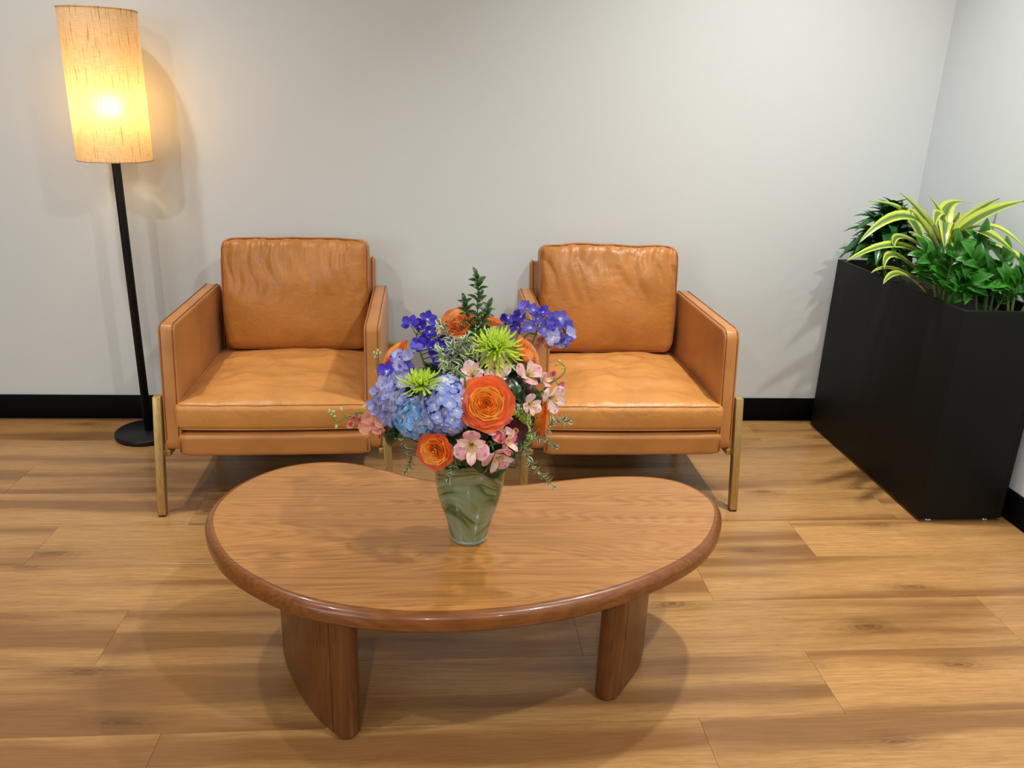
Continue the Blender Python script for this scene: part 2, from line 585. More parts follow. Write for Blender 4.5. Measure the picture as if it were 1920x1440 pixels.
DELPH_PERIWINKLE = [(0.143,1.780,0.882), (0.171,1.760,0.892), (0.181,1.770,0.907), (0.198,1.760,0.906), (0.218,1.750,0.904), (0.231,1.730,0.891), (0.219,1.720,0.874), (0.256,1.740,0.892), (0.269,1.740,0.876), (0.276,1.730,0.859), (0.263,1.720,0.844), (0.239,1.710,0.859), (0.191,1.740,0.871), (0.166,1.760,0.865), (0.247,1.720,0.875), (0.256,1.720,0.856), (0.155,1.770,0.876), (0.207,1.750,0.889), (0.241,1.730,0.886), (0.268,1.720,0.851)]
STOCK_A = [(-0.189,1.640,0.703), (-0.199,1.630,0.681), (-0.184,1.630,0.689)]
STOCK_A2 = [(-0.159,1.620,0.702), (-0.145,1.610,0.691), (-0.126,1.610,0.685), (-0.137,1.610,0.679), (-0.111,1.600,0.682), (-0.163,1.620,0.681), (-0.099,1.600,0.674), (-0.129,1.600,0.701)]
STOCK_B = [(0.235,1.680,0.780), (0.250,1.670,0.759), (0.239,1.690,0.798), (0.262,1.690,0.793)]
STOCK_C = [(0.194,1.780,0.828), (0.216,1.780,0.818), (0.225,1.780,0.833), (0.237,1.770,0.826)]
STOCK_A_STEM = [(-0.083,1.620,0.693), (-0.128,1.620,0.703), (-0.179,1.630,0.709), (-0.208,1.630,0.699), (-0.229,1.630,0.689), (-0.244,1.630,0.713)]
STOCK_A_BUDS = [(-0.244,1.630,0.712), (-0.236,1.630,0.711), (-0.219,1.630,0.716), (-0.231,1.630,0.676), (-0.240,1.630,0.705), (-0.234,1.630,0.700)]
STOCK_B_STEM = [(0.176,1.640,0.723), (0.212,1.660,0.747), (0.234,1.670,0.765), (0.257,1.680,0.778), (0.267,1.690,0.791), (0.260,1.690,0.802)]
SPRIG_TOP = [(0.069,1.720,0.844), (0.071,1.720,0.893), (0.070,1.720,0.929), (0.072,1.720,0.958), (0.071,1.720,0.976), (0.065,1.720,0.996)]
SPRIG_TOP2 = [(0.078,1.730,0.841), (0.054,1.730,0.884), (0.045,1.730,0.914), (0.041,1.730,0.935)]
SPRIG_TOP3 = [(0.078,1.730,0.841), (0.083,1.730,0.884), (0.091,1.730,0.902), (0.097,1.730,0.924)]
SPRIG_VAR = [(0.035,1.620,0.779), (0.012,1.620,0.814), (0.020,1.640,0.849), (0.001,1.660,0.878), (-0.011,1.680,0.893)]
SPRIG_VAR2 = [(0.041,1.600,0.774), (0.038,1.600,0.821), (0.051,1.620,0.850), (0.042,1.640,0.867)]
SPRIG_VAR3 = [(0.041,1.600,0.774), (0.023,1.570,0.814), (-0.004,1.580,0.839), (-0.013,1.600,0.861)]
SPRIG_VAR4 = [(0.052,1.600,0.774), (0.062,1.600,0.821), (0.040,1.620,0.838), (0.012,1.620,0.863)]
SPRIG_RIGHT = [(0.160,1.580,0.698), (0.200,1.580,0.683), (0.224,1.580,0.704), (0.242,1.580,0.713), (0.262,1.580,0.709)]
SPRIG_RIGHT2 = [(0.158,1.560,0.694), (0.193,1.560,0.682), (0.216,1.560,0.672), (0.233,1.560,0.662)]
SPRIG_TRAIL = [(0.157,1.540,0.684), (0.168,1.530,0.665), (0.180,1.530,0.634), (0.198,1.530,0.616), (0.212,1.530,0.600), (0.231,1.530,0.583)]
SPRIG_LEFT = [(-0.065,1.580,0.697), (-0.084,1.570,0.677), (-0.076,1.570,0.647), (-0.068,1.570,0.631), (-0.073,1.570,0.616), (-0.081,1.570,0.596)]
SPRIG_LEFT2 = [(-0.066,1.600,0.701), (-0.091,1.600,0.704), (-0.103,1.600,0.689), (-0.107,1.600,0.701)]
SPRIG_BOTTOM = [(0.035,1.530,0.665), (0.024,1.520,0.649), (0.016,1.515,0.632), (0.011,1.515,0.609)]
SPRIG_BUD = [(-0.112,1.650,0.767), (-0.139,1.660,0.782), (-0.145,1.660,0.802), (-0.146,1.660,0.821), (-0.144,1.660,0.832)]
CURL = [(0.042,1.520,0.797), (0.034,1.520,0.831), (0.020,1.530,0.842), (0.002,1.540,0.840), (-0.005,1.560,0.854), (-0.010,1.580,0.867)]
BIG_LEAVES = [
    ((0.152,1.600,0.781), (0.5, -0.6, 0.5)),
    ((0.131,1.600,0.762), (0.1, -0.8, 0.6)),
    ((0.172,1.620,0.761), (0.7, -0.5, 0.5)),
    ((0.121,1.620,0.773), (-0.2, -0.7, 0.7)),
    ((0.066,1.520,0.653), (-0.1, -0.8, -0.5)),
    ((0.156,1.530,0.673), (0.5, -0.6, 0.3)),
    ((0.116,1.520,0.636), (0.6, -0.6, -0.4)),
    ((0.159,1.580,0.728), (0.4, -0.8, 0.3)),
    ((0.194,1.680,0.796), (0.6, -0.3, 0.6)),
    ((0.195,1.640,0.754), (0.8, -0.4, 0.3)),
    ((0.101,1.520,0.639), (0.2, -0.9, -0.2)),
    ((0.141,1.560,0.718), (0.3, -0.9, 0.2)),
    ((-0.122,1.600,0.689), (-0.7, -0.6, 0.1)),
    ((-0.102,1.600,0.701), (-0.5, -0.7, 0.2)),
    ((0.062,1.580,0.775), (0, -0.8, 0.4)),
    ((0.013,1.560,0.663), (0, -0.9, 0)),
    ((0.040,1.540,0.696), (0, -1, 0.1)),
    ((-0.031,1.580,0.661), (-0.5, -0.8, -0.2)),
    ((-0.048,1.600,0.756), (-0.5, -0.7, 0.4)),
    ((0.152,1.660,0.790), (0.2, -0.5, 0.8)),
]
HELLEBORE = (0.144,1.520,0.713)
BERRIES = [(0.177,1.580,0.780), (0.135,1.600,0.785), (0.145,1.520,0.680)]
GREEN_TUFT = [(0.149,1.560,0.735), (0.160,1.560,0.725), (0.169,1.560,0.712), (0.173,1.560,0.700), (0.157,1.570,0.738), (0.177,1.550,0.686), (0.142,1.560,0.739), (0.167,1.560,0.732), (0.174,1.560,0.719)]
LIME_LEAVES = [
    ((1.810,2.800,0.880), (1.711,2.830,1.007), (1.624,2.850,1.084), 0.0545),
    ((1.710,2.900,0.929), (1.700,2.950,1.011), (1.564,2.950,1.041), 0.0511),
    ((1.785,2.780,0.873), (1.649,2.750,1.007), (1.593,2.700,1.028), 0.0647),
    ((1.789,2.780,0.854), (1.665,2.700,0.932), (1.585,2.650,0.966), 0.0511),
    ((1.806,2.800,0.880), (1.800,2.850,0.997), (1.760,2.900,1.075), 0.0409),
    ((1.812,2.820,0.925), (1.844,2.900,1.030), (1.970,2.950,1.043), 0.0545),
    ((1.800,2.780,0.922), (1.874,2.800,1.010), (2.005,2.850,1.075), 0.0443),
    ((1.790,2.740,0.947), (1.849,2.680,1.033), (1.921,2.600,1.092), 0.0716),
    ((1.797,2.740,0.934), (1.820,2.620,1.003), (1.895,2.500,0.944), 0.0579),
    ((1.794,2.720,0.937), (1.769,2.580,0.990), (1.845,2.480,0.933), 0.0682),
    ((1.772,2.780,0.959), (1.658,2.600,1.014), (1.611,2.500,0.944), 0.0511),
    ((1.745,2.820,0.933), (1.618,2.800,1.009), (1.448,2.750,0.914), 0.0511),
    ((1.735,2.800,0.878), (1.604,2.750,0.941), (1.545,2.680,0.913), 0.0409),
    ((1.742,2.750,0.801), (1.592,2.720,0.914), (1.344,2.620,0.872), 0.0579),
    ((1.721,2.720,0.768), (1.556,2.680,0.887), (1.476,2.600,0.853), 0.0409),
    ((1.715,2.700,0.763), (1.554,2.660,0.844), (1.443,2.620,0.836), 0.0239),
    ((1.673,2.680,0.747), (1.541,2.600,0.838), (1.437,2.520,0.819), 0.0409),
    ((1.796,2.800,0.831), (1.801,2.850,0.900), (1.772,2.900,0.931), 0.0477),
    ((1.836,2.850,0.881), (1.920,2.950,0.966), (1.964,3.000,1.005), 0.0409),
    ((1.798,2.700,0.907), (1.883,2.600,0.926), (1.888,2.500,0.891), 0.0477),
    ((1.770,2.720,0.730), (1.702,2.700,0.848), (1.617,2.660,0.910), 0.0409),
    ((1.785,2.820,0.982), (1.754,2.800,1.022), (1.686,2.700,0.988), 0.0443),
]
LIME_BASE = (1.803,2.750,0.753)
ZZ_A = [((1.705,2.620,0.733),(1.669,2.620,0.827),(1.611,2.600,0.912)), ((1.708,2.600,0.729),(1.695,2.580,0.817),(1.686,2.560,0.929)), ((1.728,2.620,0.734),(1.752,2.600,0.832),(1.775,2.580,0.963)), ((1.706,2.580,0.724),(1.703,2.540,0.799),(1.722,2.500,0.835))]
ZZ_B = [((1.808,2.550,0.743),(1.781,2.550,0.798),(1.742,2.540,0.808)), ((1.823,2.530,0.742),(1.806,2.530,0.812),(1.737,2.530,0.909)), ((1.838,2.530,0.743),(1.836,2.530,0.830),(1.839,2.530,0.911)), ((1.851,2.530,0.743),(1.872,2.530,0.776),(1.939,2.530,0.886)), ((1.837,2.560,0.728),(1.816,2.540,0.800),(1.793,2.520,0.864))]
ZZ_C = [((1.874,2.470,0.751),(1.859,2.460,0.819),(1.875,2.450,0.875)), ((1.873,2.480,0.748),(1.841,2.470,0.808),(1.816,2.460,0.845)), ((1.893,2.470,0.751),(1.912,2.460,0.793),(1.932,2.450,0.832))]
ZZ_D = [((1.699,3.020,0.775),(1.667,3.000,0.831),(1.627,2.980,0.838)), ((1.710,3.000,0.775),(1.710,3.000,0.831),(1.706,3.000,0.883)), ((1.733,2.920,0.765),(1.711,2.900,0.819),(1.710,2.880,0.873))]
DARK_BASE = (1.723,3.020,0.786)
DARK_TOP = (1.704,3.020,0.951)
TABLE_OUTLINE = [(-0.566,1.732), (-0.580,1.815), (-0.569,1.909), (-0.530,1.991), (-0.469,2.061), (-0.397,2.098), (-0.319,2.111), (-0.237,2.097), (-0.154,2.051), (-0.088,2.013), (-0.025,1.980), (0.145,1.953), (0.208,1.960), (0.322,1.987), (0.421,2.006), (0.505,2.012), (0.585,2.005), (0.644,1.981), (0.693,1.928), (0.717,1.851), (0.709,1.774), (0.642,1.635), (0.548,1.549), (0.468,1.494), (0.395,1.454), (0.312,1.417), (0.197,1.383), (0.075,1.365), (-0.043,1.362), (-0.136,1.373), (-0.232,1.399), (-0.307,1.431), (-0.381,1.479), (-0.456,1.546), (-0.509,1.613)]

# ------------------------------------------------------------------ materials
M = {}
M['wall'] = m_wall('painted_wall', (213, 217, 215))
M['wall_cool'] = m_wall('painted_wall_cool', (216, 222, 224))
M['ceiling'] = m_wall('ceiling_paint', (200, 200, 198))
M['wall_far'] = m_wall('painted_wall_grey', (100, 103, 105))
M['floor'] = m_floor()
M['base'] = m_plain('black_baseboard', (4, 4, 4), 0.7, spec=0.12)
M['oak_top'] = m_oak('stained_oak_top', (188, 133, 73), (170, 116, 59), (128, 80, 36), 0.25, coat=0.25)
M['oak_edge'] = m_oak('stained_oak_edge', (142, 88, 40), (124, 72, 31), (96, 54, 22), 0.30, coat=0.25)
M['oak_leg'] = m_oak('stained_oak_shaded', (128, 78, 36), (110, 64, 27), (86, 48, 18), 0.4, axis='Z')  # leg oak darkened: the shade under the tabletop is put into its colour
M['leather'] = m_leather('tan_leather', (180, 117, 52), 0.36)
M['leather_seat'] = m_leather('tan_leather_lit', (200, 137, 68), 0.36)  # paler leather copy, overhead light on the seats put into its colour
M['leather_flat'] = m_leather('tan_leather_taut', (183, 122, 62), 0.12)
M['piping'] = m_plain('leather_piping', (150, 82, 38), 0.4)
M['seam'] = m_plain('leather_seam', (128, 66, 34), 0.5)
M['brass'] = m_brass()
M['pad'] = m_plain('black_foot_pad', (20, 20, 20), 0.6)
M['black_metal'] = m_plain('matte_black_metal', (20, 20, 20), 0.45, spec=0.3)
M['planter'] = m_plain('black_powder_coat', (12, 14, 11), 0.6, spec=0.22, vary=0.1, vscale=300)
M['chrome'] = m_plain('chrome', (200, 200, 205), 0.12, metal=1.0)
M['soil'] = m_plain('dark_soil', (30, 22, 15), 0.9, vary=0.6, vscale=80)
M['sage'] = m_plain('sage_green_lacquer', (160, 168, 116), 0.4)
M['bronze'] = m_plain('dark_bronze', (48, 36, 26), 0.4, metal=0.4)
M['stem'] = m_plain('green_stem', (96, 130, 58), 0.45, vary=0.2)
M['stem_dark'] = m_plain('dark_stem', (58, 74, 36), 0.5, vary=0.2)
M['rose_in'] = m_petal('rose_petal_inner', [(0.3, (248, 152, 28)), (0.75, (254, 172, 50)), (0.97, (254, 204, 112))], trans=0.42)
M['rose_out'] = m_petal('rose_petal_outer', [(0.2, (252, 180, 60)), (0.60, (250, 152, 58)), (0.97, (238, 106, 74))], trans=0.38)
M['rose_pale_in'] = m_petal('pale_rose_petal_inner', [(0.2, (253, 178, 80)), (0.7, (254, 186, 98)), (0.97, (254, 204, 140))], trans=0.5)
M['rose_pale_out'] = m_petal('pale_rose_petal_outer', [(0.2, (254, 198, 110)), (0.6, (254, 180, 98)), (0.97, (250, 146, 92))], trans=0.5)
M['lime'] = m_petal('lime_petal', [(0.0, (130, 168, 26)), (0.4, (182, 214, 44)), (1.0, (214, 234, 96))], trans=0.3)
M['hyd_peri'] = m_petal('periwinkle_sepal', [(0.0, (230, 236, 244)), (0.4, (166, 182, 236)), (1.0, (144, 158, 232))], trans=0.25)
M['hyd_sky'] = m_petal('sky_sepal', [(0.0, (222, 238, 240)), (0.4, (134, 194, 236)), (1.0, (122, 168, 232))], trans=0.25)
M['hyd_slate'] = m_petal('slate_sepal', [(0.0, (205, 215, 230)), (0.4, (140, 158, 208)), (1.0, (110, 130, 190))], trans=0.25)
M['hyd_pale'] = m_petal('pale_sepal', [(0.0, (235, 238, 225)), (0.5, (200, 208, 235)), (1.0, (170, 178, 226))], trans=0.3)
M['del_violet'] = m_petal('violet_petal', [(0.0, (170, 170, 225)), (0.3, (82, 70, 200)), (1.0, (70, 52, 178))], trans=0.25)
M['del_lav'] = m_petal('lavender_petal', [(0.0, (236, 236, 247)), (0.5, (194, 198, 236)), (1.0, (158, 156, 224))], trans=0.3)
M['del_peri'] = m_petal('blue_violet_petal', [(0.0, (205, 205, 238)), (0.4, (120, 116, 214)), (1.0, (100, 88, 200))], trans=0.3)
M['bee'] = m_plain('white_flower_eye', (230, 226, 218), 0.6)
M['bee_dark'] = m_plain('dark_flower_eye', (60, 40, 70), 0.6)
M['als_out'] = m_spot_petal('alstroemeria_outer', (245, 214, 212), (240, 172, 180), (216, 82, 112))
M['als_deep'] = m_spot_petal('alstroemeria_outer_deep', (236, 150, 160), (226, 118, 136), (200, 64, 96))
M['als_pale'] = m_spot_petal('alstroemeria_outer_pale', (248, 232, 226), (242, 208, 208), (220, 120, 140))
M['als_in'] = m_petal('alstroemeria_inner', [(0.0, (214, 176, 90)), (0.3, (246, 226, 186)), (0.7, (248, 220, 212)), (1.0, (232, 140, 156))], streak=(96, 44, 40))
M['stamen'] = m_plain('yellow_stamen', (206, 160, 70), 0.6)
M['stock'] = m_petal('peach_pink_stock', [(0.0, (236, 200, 170)), (0.5, (236, 172, 150)), (1.0, (240, 178, 160))], trans=0.3)
M['stock_pink'] = m_petal('pink_stock', [(0.0, (236, 190, 180)), (0.5, (232, 150, 150)), (1.0, (240, 176, 172))], trans=0.3)
M['bud'] = m_plain('green_bud', (176, 190, 128), 0.5, vary=0.2, vscale=80)
M['burgundy'] = m_petal('burgundy_petal', [(0.0, (110, 40, 50)), (0.4, (70, 14, 24)), (1.0, (52, 8, 18))], trans=0.12)
M['berry'] = m_plain('burgundy_bud', (62, 20, 30), 0.3)
M['green_fl'] = m_plain('lime_floret', (150, 190, 50), 0.5, vary=0.25, vscale=90)
M['leaf_box'] = m_leaf('boxwood_leaf', (46, 78, 34), (70, 104, 48), 0.35)
M['leaf_var'] = m_leaf('variegated_leaf', (62, 90, 50), (222, 228, 192), 0.4, w=0.66)
M['leaf_dark'] = m_leaf('dark_glossy_leaf', (26, 50, 20), (38, 68, 28), 0.28)
M['leaf_big'] = m_leaf('plain_leaf', (40, 78, 28), (56, 98, 38), 0.35)
M['lime_leaf'] = m_leaf('striped_strap_leaf', (60, 98, 46), (174, 188, 66), 0.36, w=0.50, trans=0.15, tipdark=True)
M['zz'] = m_leaf('glossy_oval_leaf', (38, 100, 22), (50, 118, 30), 0.26, trans=0.10)
M['compact'] = m_leaf('dark_strap_leaf', (24, 76, 28), (34, 92, 36), 0.28, trans=0.06)


def m_shade():
    t = NT('linen_lamp_shade')
    tc = t.n('TexCoord').outputs['Object']
    g = t.n('SeparateXYZ', i0=tc)
    ang = t.math('ARCTAN2', g.outputs[1], g.outputs[0])
    v = t.n('CombineXYZ', X=t.math('MULTIPLY', ang, 0.128), Y=g.outputs[2], Z=0.0).outputs[0]
    warp = t.noise(t.mapped(v, (500, 26, 1)), 1.0, 3, 0.6)
    weft = t.noise(t.mapped(v, (26, 420, 1)), 1.0, 3, 0.6)
    slub = t.noise(t.mapped(v, (230, 9, 1)), 1.0, 2, 0.5)
    w = t.math('ADD', t.math('MULTIPLY', warp, 0.5), t.math('MULTIPLY', weft, 0.5))
    col = t.ramp(w, [(0.36, srgb(222, 194, 150)), (0.6, srgb(246, 228, 194))])
    sl = t.ramp(slub, [(0.60, (0, 0, 0, 1)), (0.69, (1, 1, 1, 1))])
    col = t.mix(t.math('MULTIPLY', sl, 0.75), col, srgb(140, 98, 54))
    d = t.bsdf(col, 0.85, spec=0.1)
    tr = t.n('BsdfTranslucent', Color=col).outputs[0]
    fw = t.n('BsdfRefraction', Color=col, Roughness=0.9, IOR=1.35).outputs[0]
    th = t.n('MixShader', i0=0.22, i1=tr, i2=fw).outputs[0]
    return t.done(t.n('MixShader', i0=0.5, i1=d, i2=th).outputs[0])


def m_glow(name, col, strength):
    t = NT(name)
    return t.done(t.n('Emission', Color=col, Strength=strength).outputs[0])


def m_vase():
    t = NT('marbled_green_glass')
    tc = t.n('TexCoord').outputs['Object']
    w = t.noise(t.mapped(tc, (6.5, 6.5, 5)), 1.0, 1, 0.4)
    wz = t.n('CombineXYZ', X=0.0, Y=0.0, Z=t.math('MULTIPLY', w, 0.26)).outputs[0]
    v = t.n('VectorMath', {'operation': 'ADD'}, i0=t.mapped(tc, (0.16, 0.16, 1.0)), i1=wz).outputs[0]
    s = t.noise(v, 21, 3, 0.55, 0.0)
    col = t.ramp(s, [(0.28, srgb(48, 66, 32)), (0.40, srgb(76, 100, 52)), (0.455, srgb(128, 148, 104)), (0.485, srgb(62, 84, 42)),
                     (0.52, srgb(118, 136, 96)), (0.60, srgb(142, 156, 128)), (0.72, srgb(88, 112, 66))])
    return t.done(t.bsdf(col, 0.12, coat=0.4, spec=0.5, Subsurface_Weight=0.0))


def m_glass():
    t = NT('clear_glass')
    g = t.n('BsdfGlass', Color=(0.97, 1.0, 0.98, 1), Roughness=0.03, IOR=1.48).outputs[0]
    return t.done(t.n('MixShader', i0=0.4, i1=g, i2=t.bsdf(srgb(206, 214, 200), 0.1)).outputs[0])  # pale diffuse mixed in to stand for highlights in the glass


M['shade'] = m_shade()
M['bulb'] = m_glow('warm_bulb_glow', (1.0, 0.66, 0.24, 1), 82.0)
M['vase'] = m_vase()
M['glass'] = m_glass()

# ------------------------------------------------------------------ the room
BACK, RIGHT, LEFT, FRONT, CEIL = 3.372, 2.008, -4.6, -3.6, 3.0


def structure(name, me, mat):
    o = part(name, me, mat, None)
    o['kind'] = 'structure'
    return o


floor = structure('floor', box_mesh('floor', LEFT, RIGHT, FRONT, BACK, -0.05, -0.004), M['floor'])
structure('wall_back', box_mesh('wall_back', LEFT - 0.1, RIGHT + 0.1, BACK, BACK + 0.1, -0.05, CEIL), M['wall'])
structure('wall_right', box_mesh('wall_right', RIGHT, RIGHT + 0.1, FRONT, BACK, -0.05, CEIL), M['wall_cool'])
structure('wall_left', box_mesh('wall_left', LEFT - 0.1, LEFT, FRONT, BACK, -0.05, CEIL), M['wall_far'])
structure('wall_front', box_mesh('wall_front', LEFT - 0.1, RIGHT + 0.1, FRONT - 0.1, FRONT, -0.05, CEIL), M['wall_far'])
structure('ceiling', box_mesh('ceiling', LEFT - 0.1, RIGHT + 0.1, FRONT - 0.1, BACK + 0.1, CEIL, CEIL + 0.1), M['ceiling'])
structure('baseboard_back', box_mesh('baseboard_back', LEFT, RIGHT, BACK - 0.010, BACK, 0.0, 0.106, 0.0015, 1), M['base'])
structure('baseboard_right', box_mesh('baseboard_right', RIGHT - 0.010, RIGHT, FRONT, BACK - 0.010, 0.0, 0.110, 0.0015, 1), M['base'])

# floor planks: each board its own piece, laid along the back wall with staggered end joints
PITCH, LEN, GAP = 0.2335, 1.2190, 0.00025
JOINT = {0: 0.956, 1: 0.362, 2: 0.783, 3: -0.024, 4: 0.382, -1: 0.598, 5: -0.31, 6: 0.70, 7: 0.15, -2: 0.10}


def plank_mesh(l, w):
    c = 0.0004
    z0, z1, z2 = -0.004, -0.0004, 0.0
    x0, x1, y0, y1 = 0.0, l, 0.0, w
    v = [(x0, y0, z0), (x1, y0, z0), (x1, y1, z0), (x0, y1, z0), (x0, y0, z1), (x1, y0, z1), (x1, y1, z1), (x0, y1, z1),
         (x0 + c, y0 + c, z2), (x1 - c, y0 + c, z2), (x1 - c, y1 - c, z2), (x0 + c, y1 - c, z2)]
    f = [(3, 2, 1, 0), (8, 9, 10, 11)]
    for a, b in ((0, 1), (1, 2), (2, 3), (3, 0)):
        f += [(a, b, b + 4, a + 4), (a + 4, b + 4, b + 8, a + 8)]
    me = mesh('plank', v, f, smooth=False)
    me.materials.append(M['floor'])
    return me


full_plank = plank_mesh(LEN - 2 * GAP, PITCH - 2 * GAP)
for k in range(-9, 9):
    y0 = 1.487 + PITCH * k
    y1 = min(y0 + PITCH, BACK - 0.0105)
    if y1 - y0 < 0.02:
        continue
    j = JOINT.get(k, 0.37 * ((k * 7) % 5) - 0.4)
    x = j
    while x > -3.2:
        x -= LEN
    while x < RIGHT - 0.02:
        x1 = min(x + LEN, RIGHT - 0.0105)
        if x1 - x > 0.02:
            whole = x1 - x > LEN - 1e-4 and y1 - y0 > PITCH - 1e-4
            me = full_plank if whole else plank_mesh(x1 - x - 2 * GAP, y1 - y0 - 2 * GAP)
            part('plank', me, None, floor, Matrix.Translation((x + GAP, y0 + GAP, 0.0)))
        x += LEN


# ------------------------------------------------------------------ armchairs
def cushion_mesh(name, hx, hy, hz, r, cuts, deform):
    bm = bmesh.new()
    bmesh.ops.create_cube(bm, size=2.0)
    bmesh.ops.subdivide_edges(bm, edges=bm.edges[:], cuts=cuts, use_grid_fill=True)
    h = Vector((hx, hy, hz))
    for v in bm.verts:
        # crowd the grid towards the edges a little so that the rounding is fine
        p = Vector([h[i] * math.copysign(abs(v.co[i]) ** 0.8, v.co[i]) for i in range(3)])
        inn = Vector([max(-(h[i] - r), min(h[i] - r, p[i])) for i in range(3)])
        d = p - inn
        if d.length > 1e-9:
            p = inn + d.normalized() * r
        v.co = deform(p)
    return bm_mesh(name, bm)


def ring_path(hx, hy, z, r, n=10, step=0.03):
    """Rounded rectangle in x, y at height z."""
    pts = []
    for cx, cy, a0 in ((hx - r, hy - r, 0), (-(hx - r), hy - r, 90), (-(hx - r), -(hy - r), 180), (hx - r, -(hy - r), 270)):
        for k in range(n + 1):
            a = R(a0 + 90 * k / n)
            pts.append(Vector((cx + r * math.cos(a), cy + r * math.sin(a), z)))
    out = []
    for i, p in enumerate(pts):
        q = pts[(i + 1) % len(pts)]
        m = max(1, int((q - p).length / step))
        for k in range(m):
            out.append(p.lerp(q, k / m))
    return out


def sstep(a, b, x):
    t = max(0.0, min(1.0, (x - a) / (b - a)))
    return t * t * (3 - 2 * t)


def make_chair(label, loc, rot, seed, arm_round):
    t = thing('armchair', label, 'chair', loc, Quaternion((0, 0, 1), rot), 'tan leather armchairs against the back wall')
    L, F = M['leather'], M['leather_flat']
    rnd = random.Random(seed)
    so = Vector((rnd.uniform(0, 50), rnd.uniform(0, 50), rnd.uniform(0, 50)))
    # --- seat cushion: 0.60 wide, front at y 0.03, back at y 0.66
    hx, hy, hz, r = 0.300, 0.315, 0.0475, 0.022

    def seat_def(p):
        u, v = p.x / hx, p.y / hy
        crown = max(0.0, (1 - abs(u) ** 3.0)) * max(0.0, 1 - abs(v) ** 3.2)
        q = p.copy()
        if p.z > 0:
            q.z += 0.030 * crown * (p.z / hz)
            w = noise.noise(Vector((p.x * 6, p.y * 15, 0)) + so) + 0.6 * noise.noise(Vector((p.x * 15 + p.y * 10, p.y * 30, 3)) + so)
            sw = math.sin(10 * math.hypot(p.x - 0.03, (p.y + 0.08) * 1.5) - 3 * math.atan2(p.y, p.x + 0.02) + 2.2 * noise.noise(p * 6 + so))
            q.z += (0.0120 * w + (0.0078 if seed == 2 else 0.0036) * sw + 0.004 * noise.noise(Vector((p.x * 18, p.y * 52, 5)) + so)) * crown * (p.z / hz)
            q.z += 0.0030 * noise.noise(Vector((p.x * 34, p.y * 6, 9)) + so) * sstep(0.2, 0.95, -v) * (p.z / hz)
        else:
            q.z += 0.012 * crown * (p.z / hz)
        # the front edge spreads past the arms, and bows slightly
        fr = sstep(0.86, 1.0, -v)
        q.x *= 1 + 0.055 * fr
        q.y -= 0.010 * max(0, -v) ** 3 * (1 - u * u)
        q.y -= 0.006 * sstep(-0.6, 0.6, -v) * (1 - (p.z / hz) ** 2)
        return q + Vector((0, 0.352, 0.341))
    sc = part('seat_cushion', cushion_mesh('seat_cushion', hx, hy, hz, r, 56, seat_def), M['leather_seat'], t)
    k = r * 0.707
    for zz in (hz - r + k + 0.001, -(hz - r + k + 0.001)):
        pp = [seat_def(q) for q in ring_path(hx - r + k + 0.001, hy - r + k + 0.001, zz, r + 0.004)]
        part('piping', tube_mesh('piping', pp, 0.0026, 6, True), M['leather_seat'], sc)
    # --- back cushion, leaning back
    bx, bh, bt, br = 0.278, 0.214, 0.068, 0.036
    lean = R(10)

    def back_def(p):
        u, v = p.x / bx, p.z / bh
        cr = max(0.0, (1 - abs(u) ** 3)) * max(0.0, 1 - abs(v) ** 3)
        q = p.copy()
        s = -1 if p.y < 0 else 1
        q.y += s * 0.034 * cr * abs(p.y / bt)
        if p.y < 0:
            top = sstep(-0.5, 0.95, v)
            pl = noise.noise(Vector((p.x * 21 + 1.5 * noise.noise(Vector((0, 0, p.z * 9)) + so), 2.0, p.z * 4.0)) + so)
            pl2 = noise.noise(Vector((p.x * 44, 5.0, p.z * 7)) + so)
            rip = 1 - 2 * abs(pl)
            q.y += (0.0150 * rip * rip * top + 0.0060 * pl2 * top * top) * abs(p.y / bt)
            q.y += 0.008 * noise.noise(Vector((p.x * 7, 3, p.z * 8)) + so) * (p.y / bt) * cr
            q.y += 0.0022 * noise.noise(Vector((p.x * 5, 3, p.z * 50)) + so) * sstep(0.72, 1.0, abs(u)) * abs(p.y / bt)
        # soft sagging top edge with puckers
        tp = sstep(0.8, 1.0, v)
        q.z += tp * (0.006 * noise.noise(Vector((p.x * 13, 1, 0)) + so) + 0.004 * (1 - u * u))
        q.x *= 1 - 0.03 * sstep(-0.2, -1, v)
        c, sn = math.cos(lean), math.sin(lean)
        q = Vector((q.x, q.y * c + (q.z + bh) * sn, -q.y * sn + (q.z + bh) * c))
        return q + Vector((0.004, 0.640, 0.396))
    bc = part('back_cushion', cushion_mesh('back_cushion', bx, bt, bh, br, 56, back_def), L, t)
    k = br * 0.80
    pp = []
    for q in ring_path(bx - br + k + 0.002, bh - br + k + 0.002, 0, br + 0.008):
        pp.append(back_def(Vector((q.x, -(bt - br + br * 0.62), q.y))))
    part('piping', tube_mesh('piping', pp, 0.0024, 6, True), M['piping'], bc)
    # --- backrest slab behind the cushion
    me = prism_mesh('backrest', [(0.650, 0.215), (0.755, 0.735), (0.805, 0.735), (0.720, 0.215)], -0.302, 0.302, 0.014, 3, {1: 0.015, 2: 0.015})
    bk = part('backrest', me, F, t)
    for s in (-1, 1):
        sp = [Vector((s * 0.290, 0.6505, 0.26)), Vector((s * 0.290, 0.7515, 0.735)), Vector((s * 0.290, 0.757, 0.7365)), Vector((s * 0.290, 0.803, 0.7365))]
        part('seam', tube_mesh('seam', sp, 0.0018, 5), M['seam'], bk)
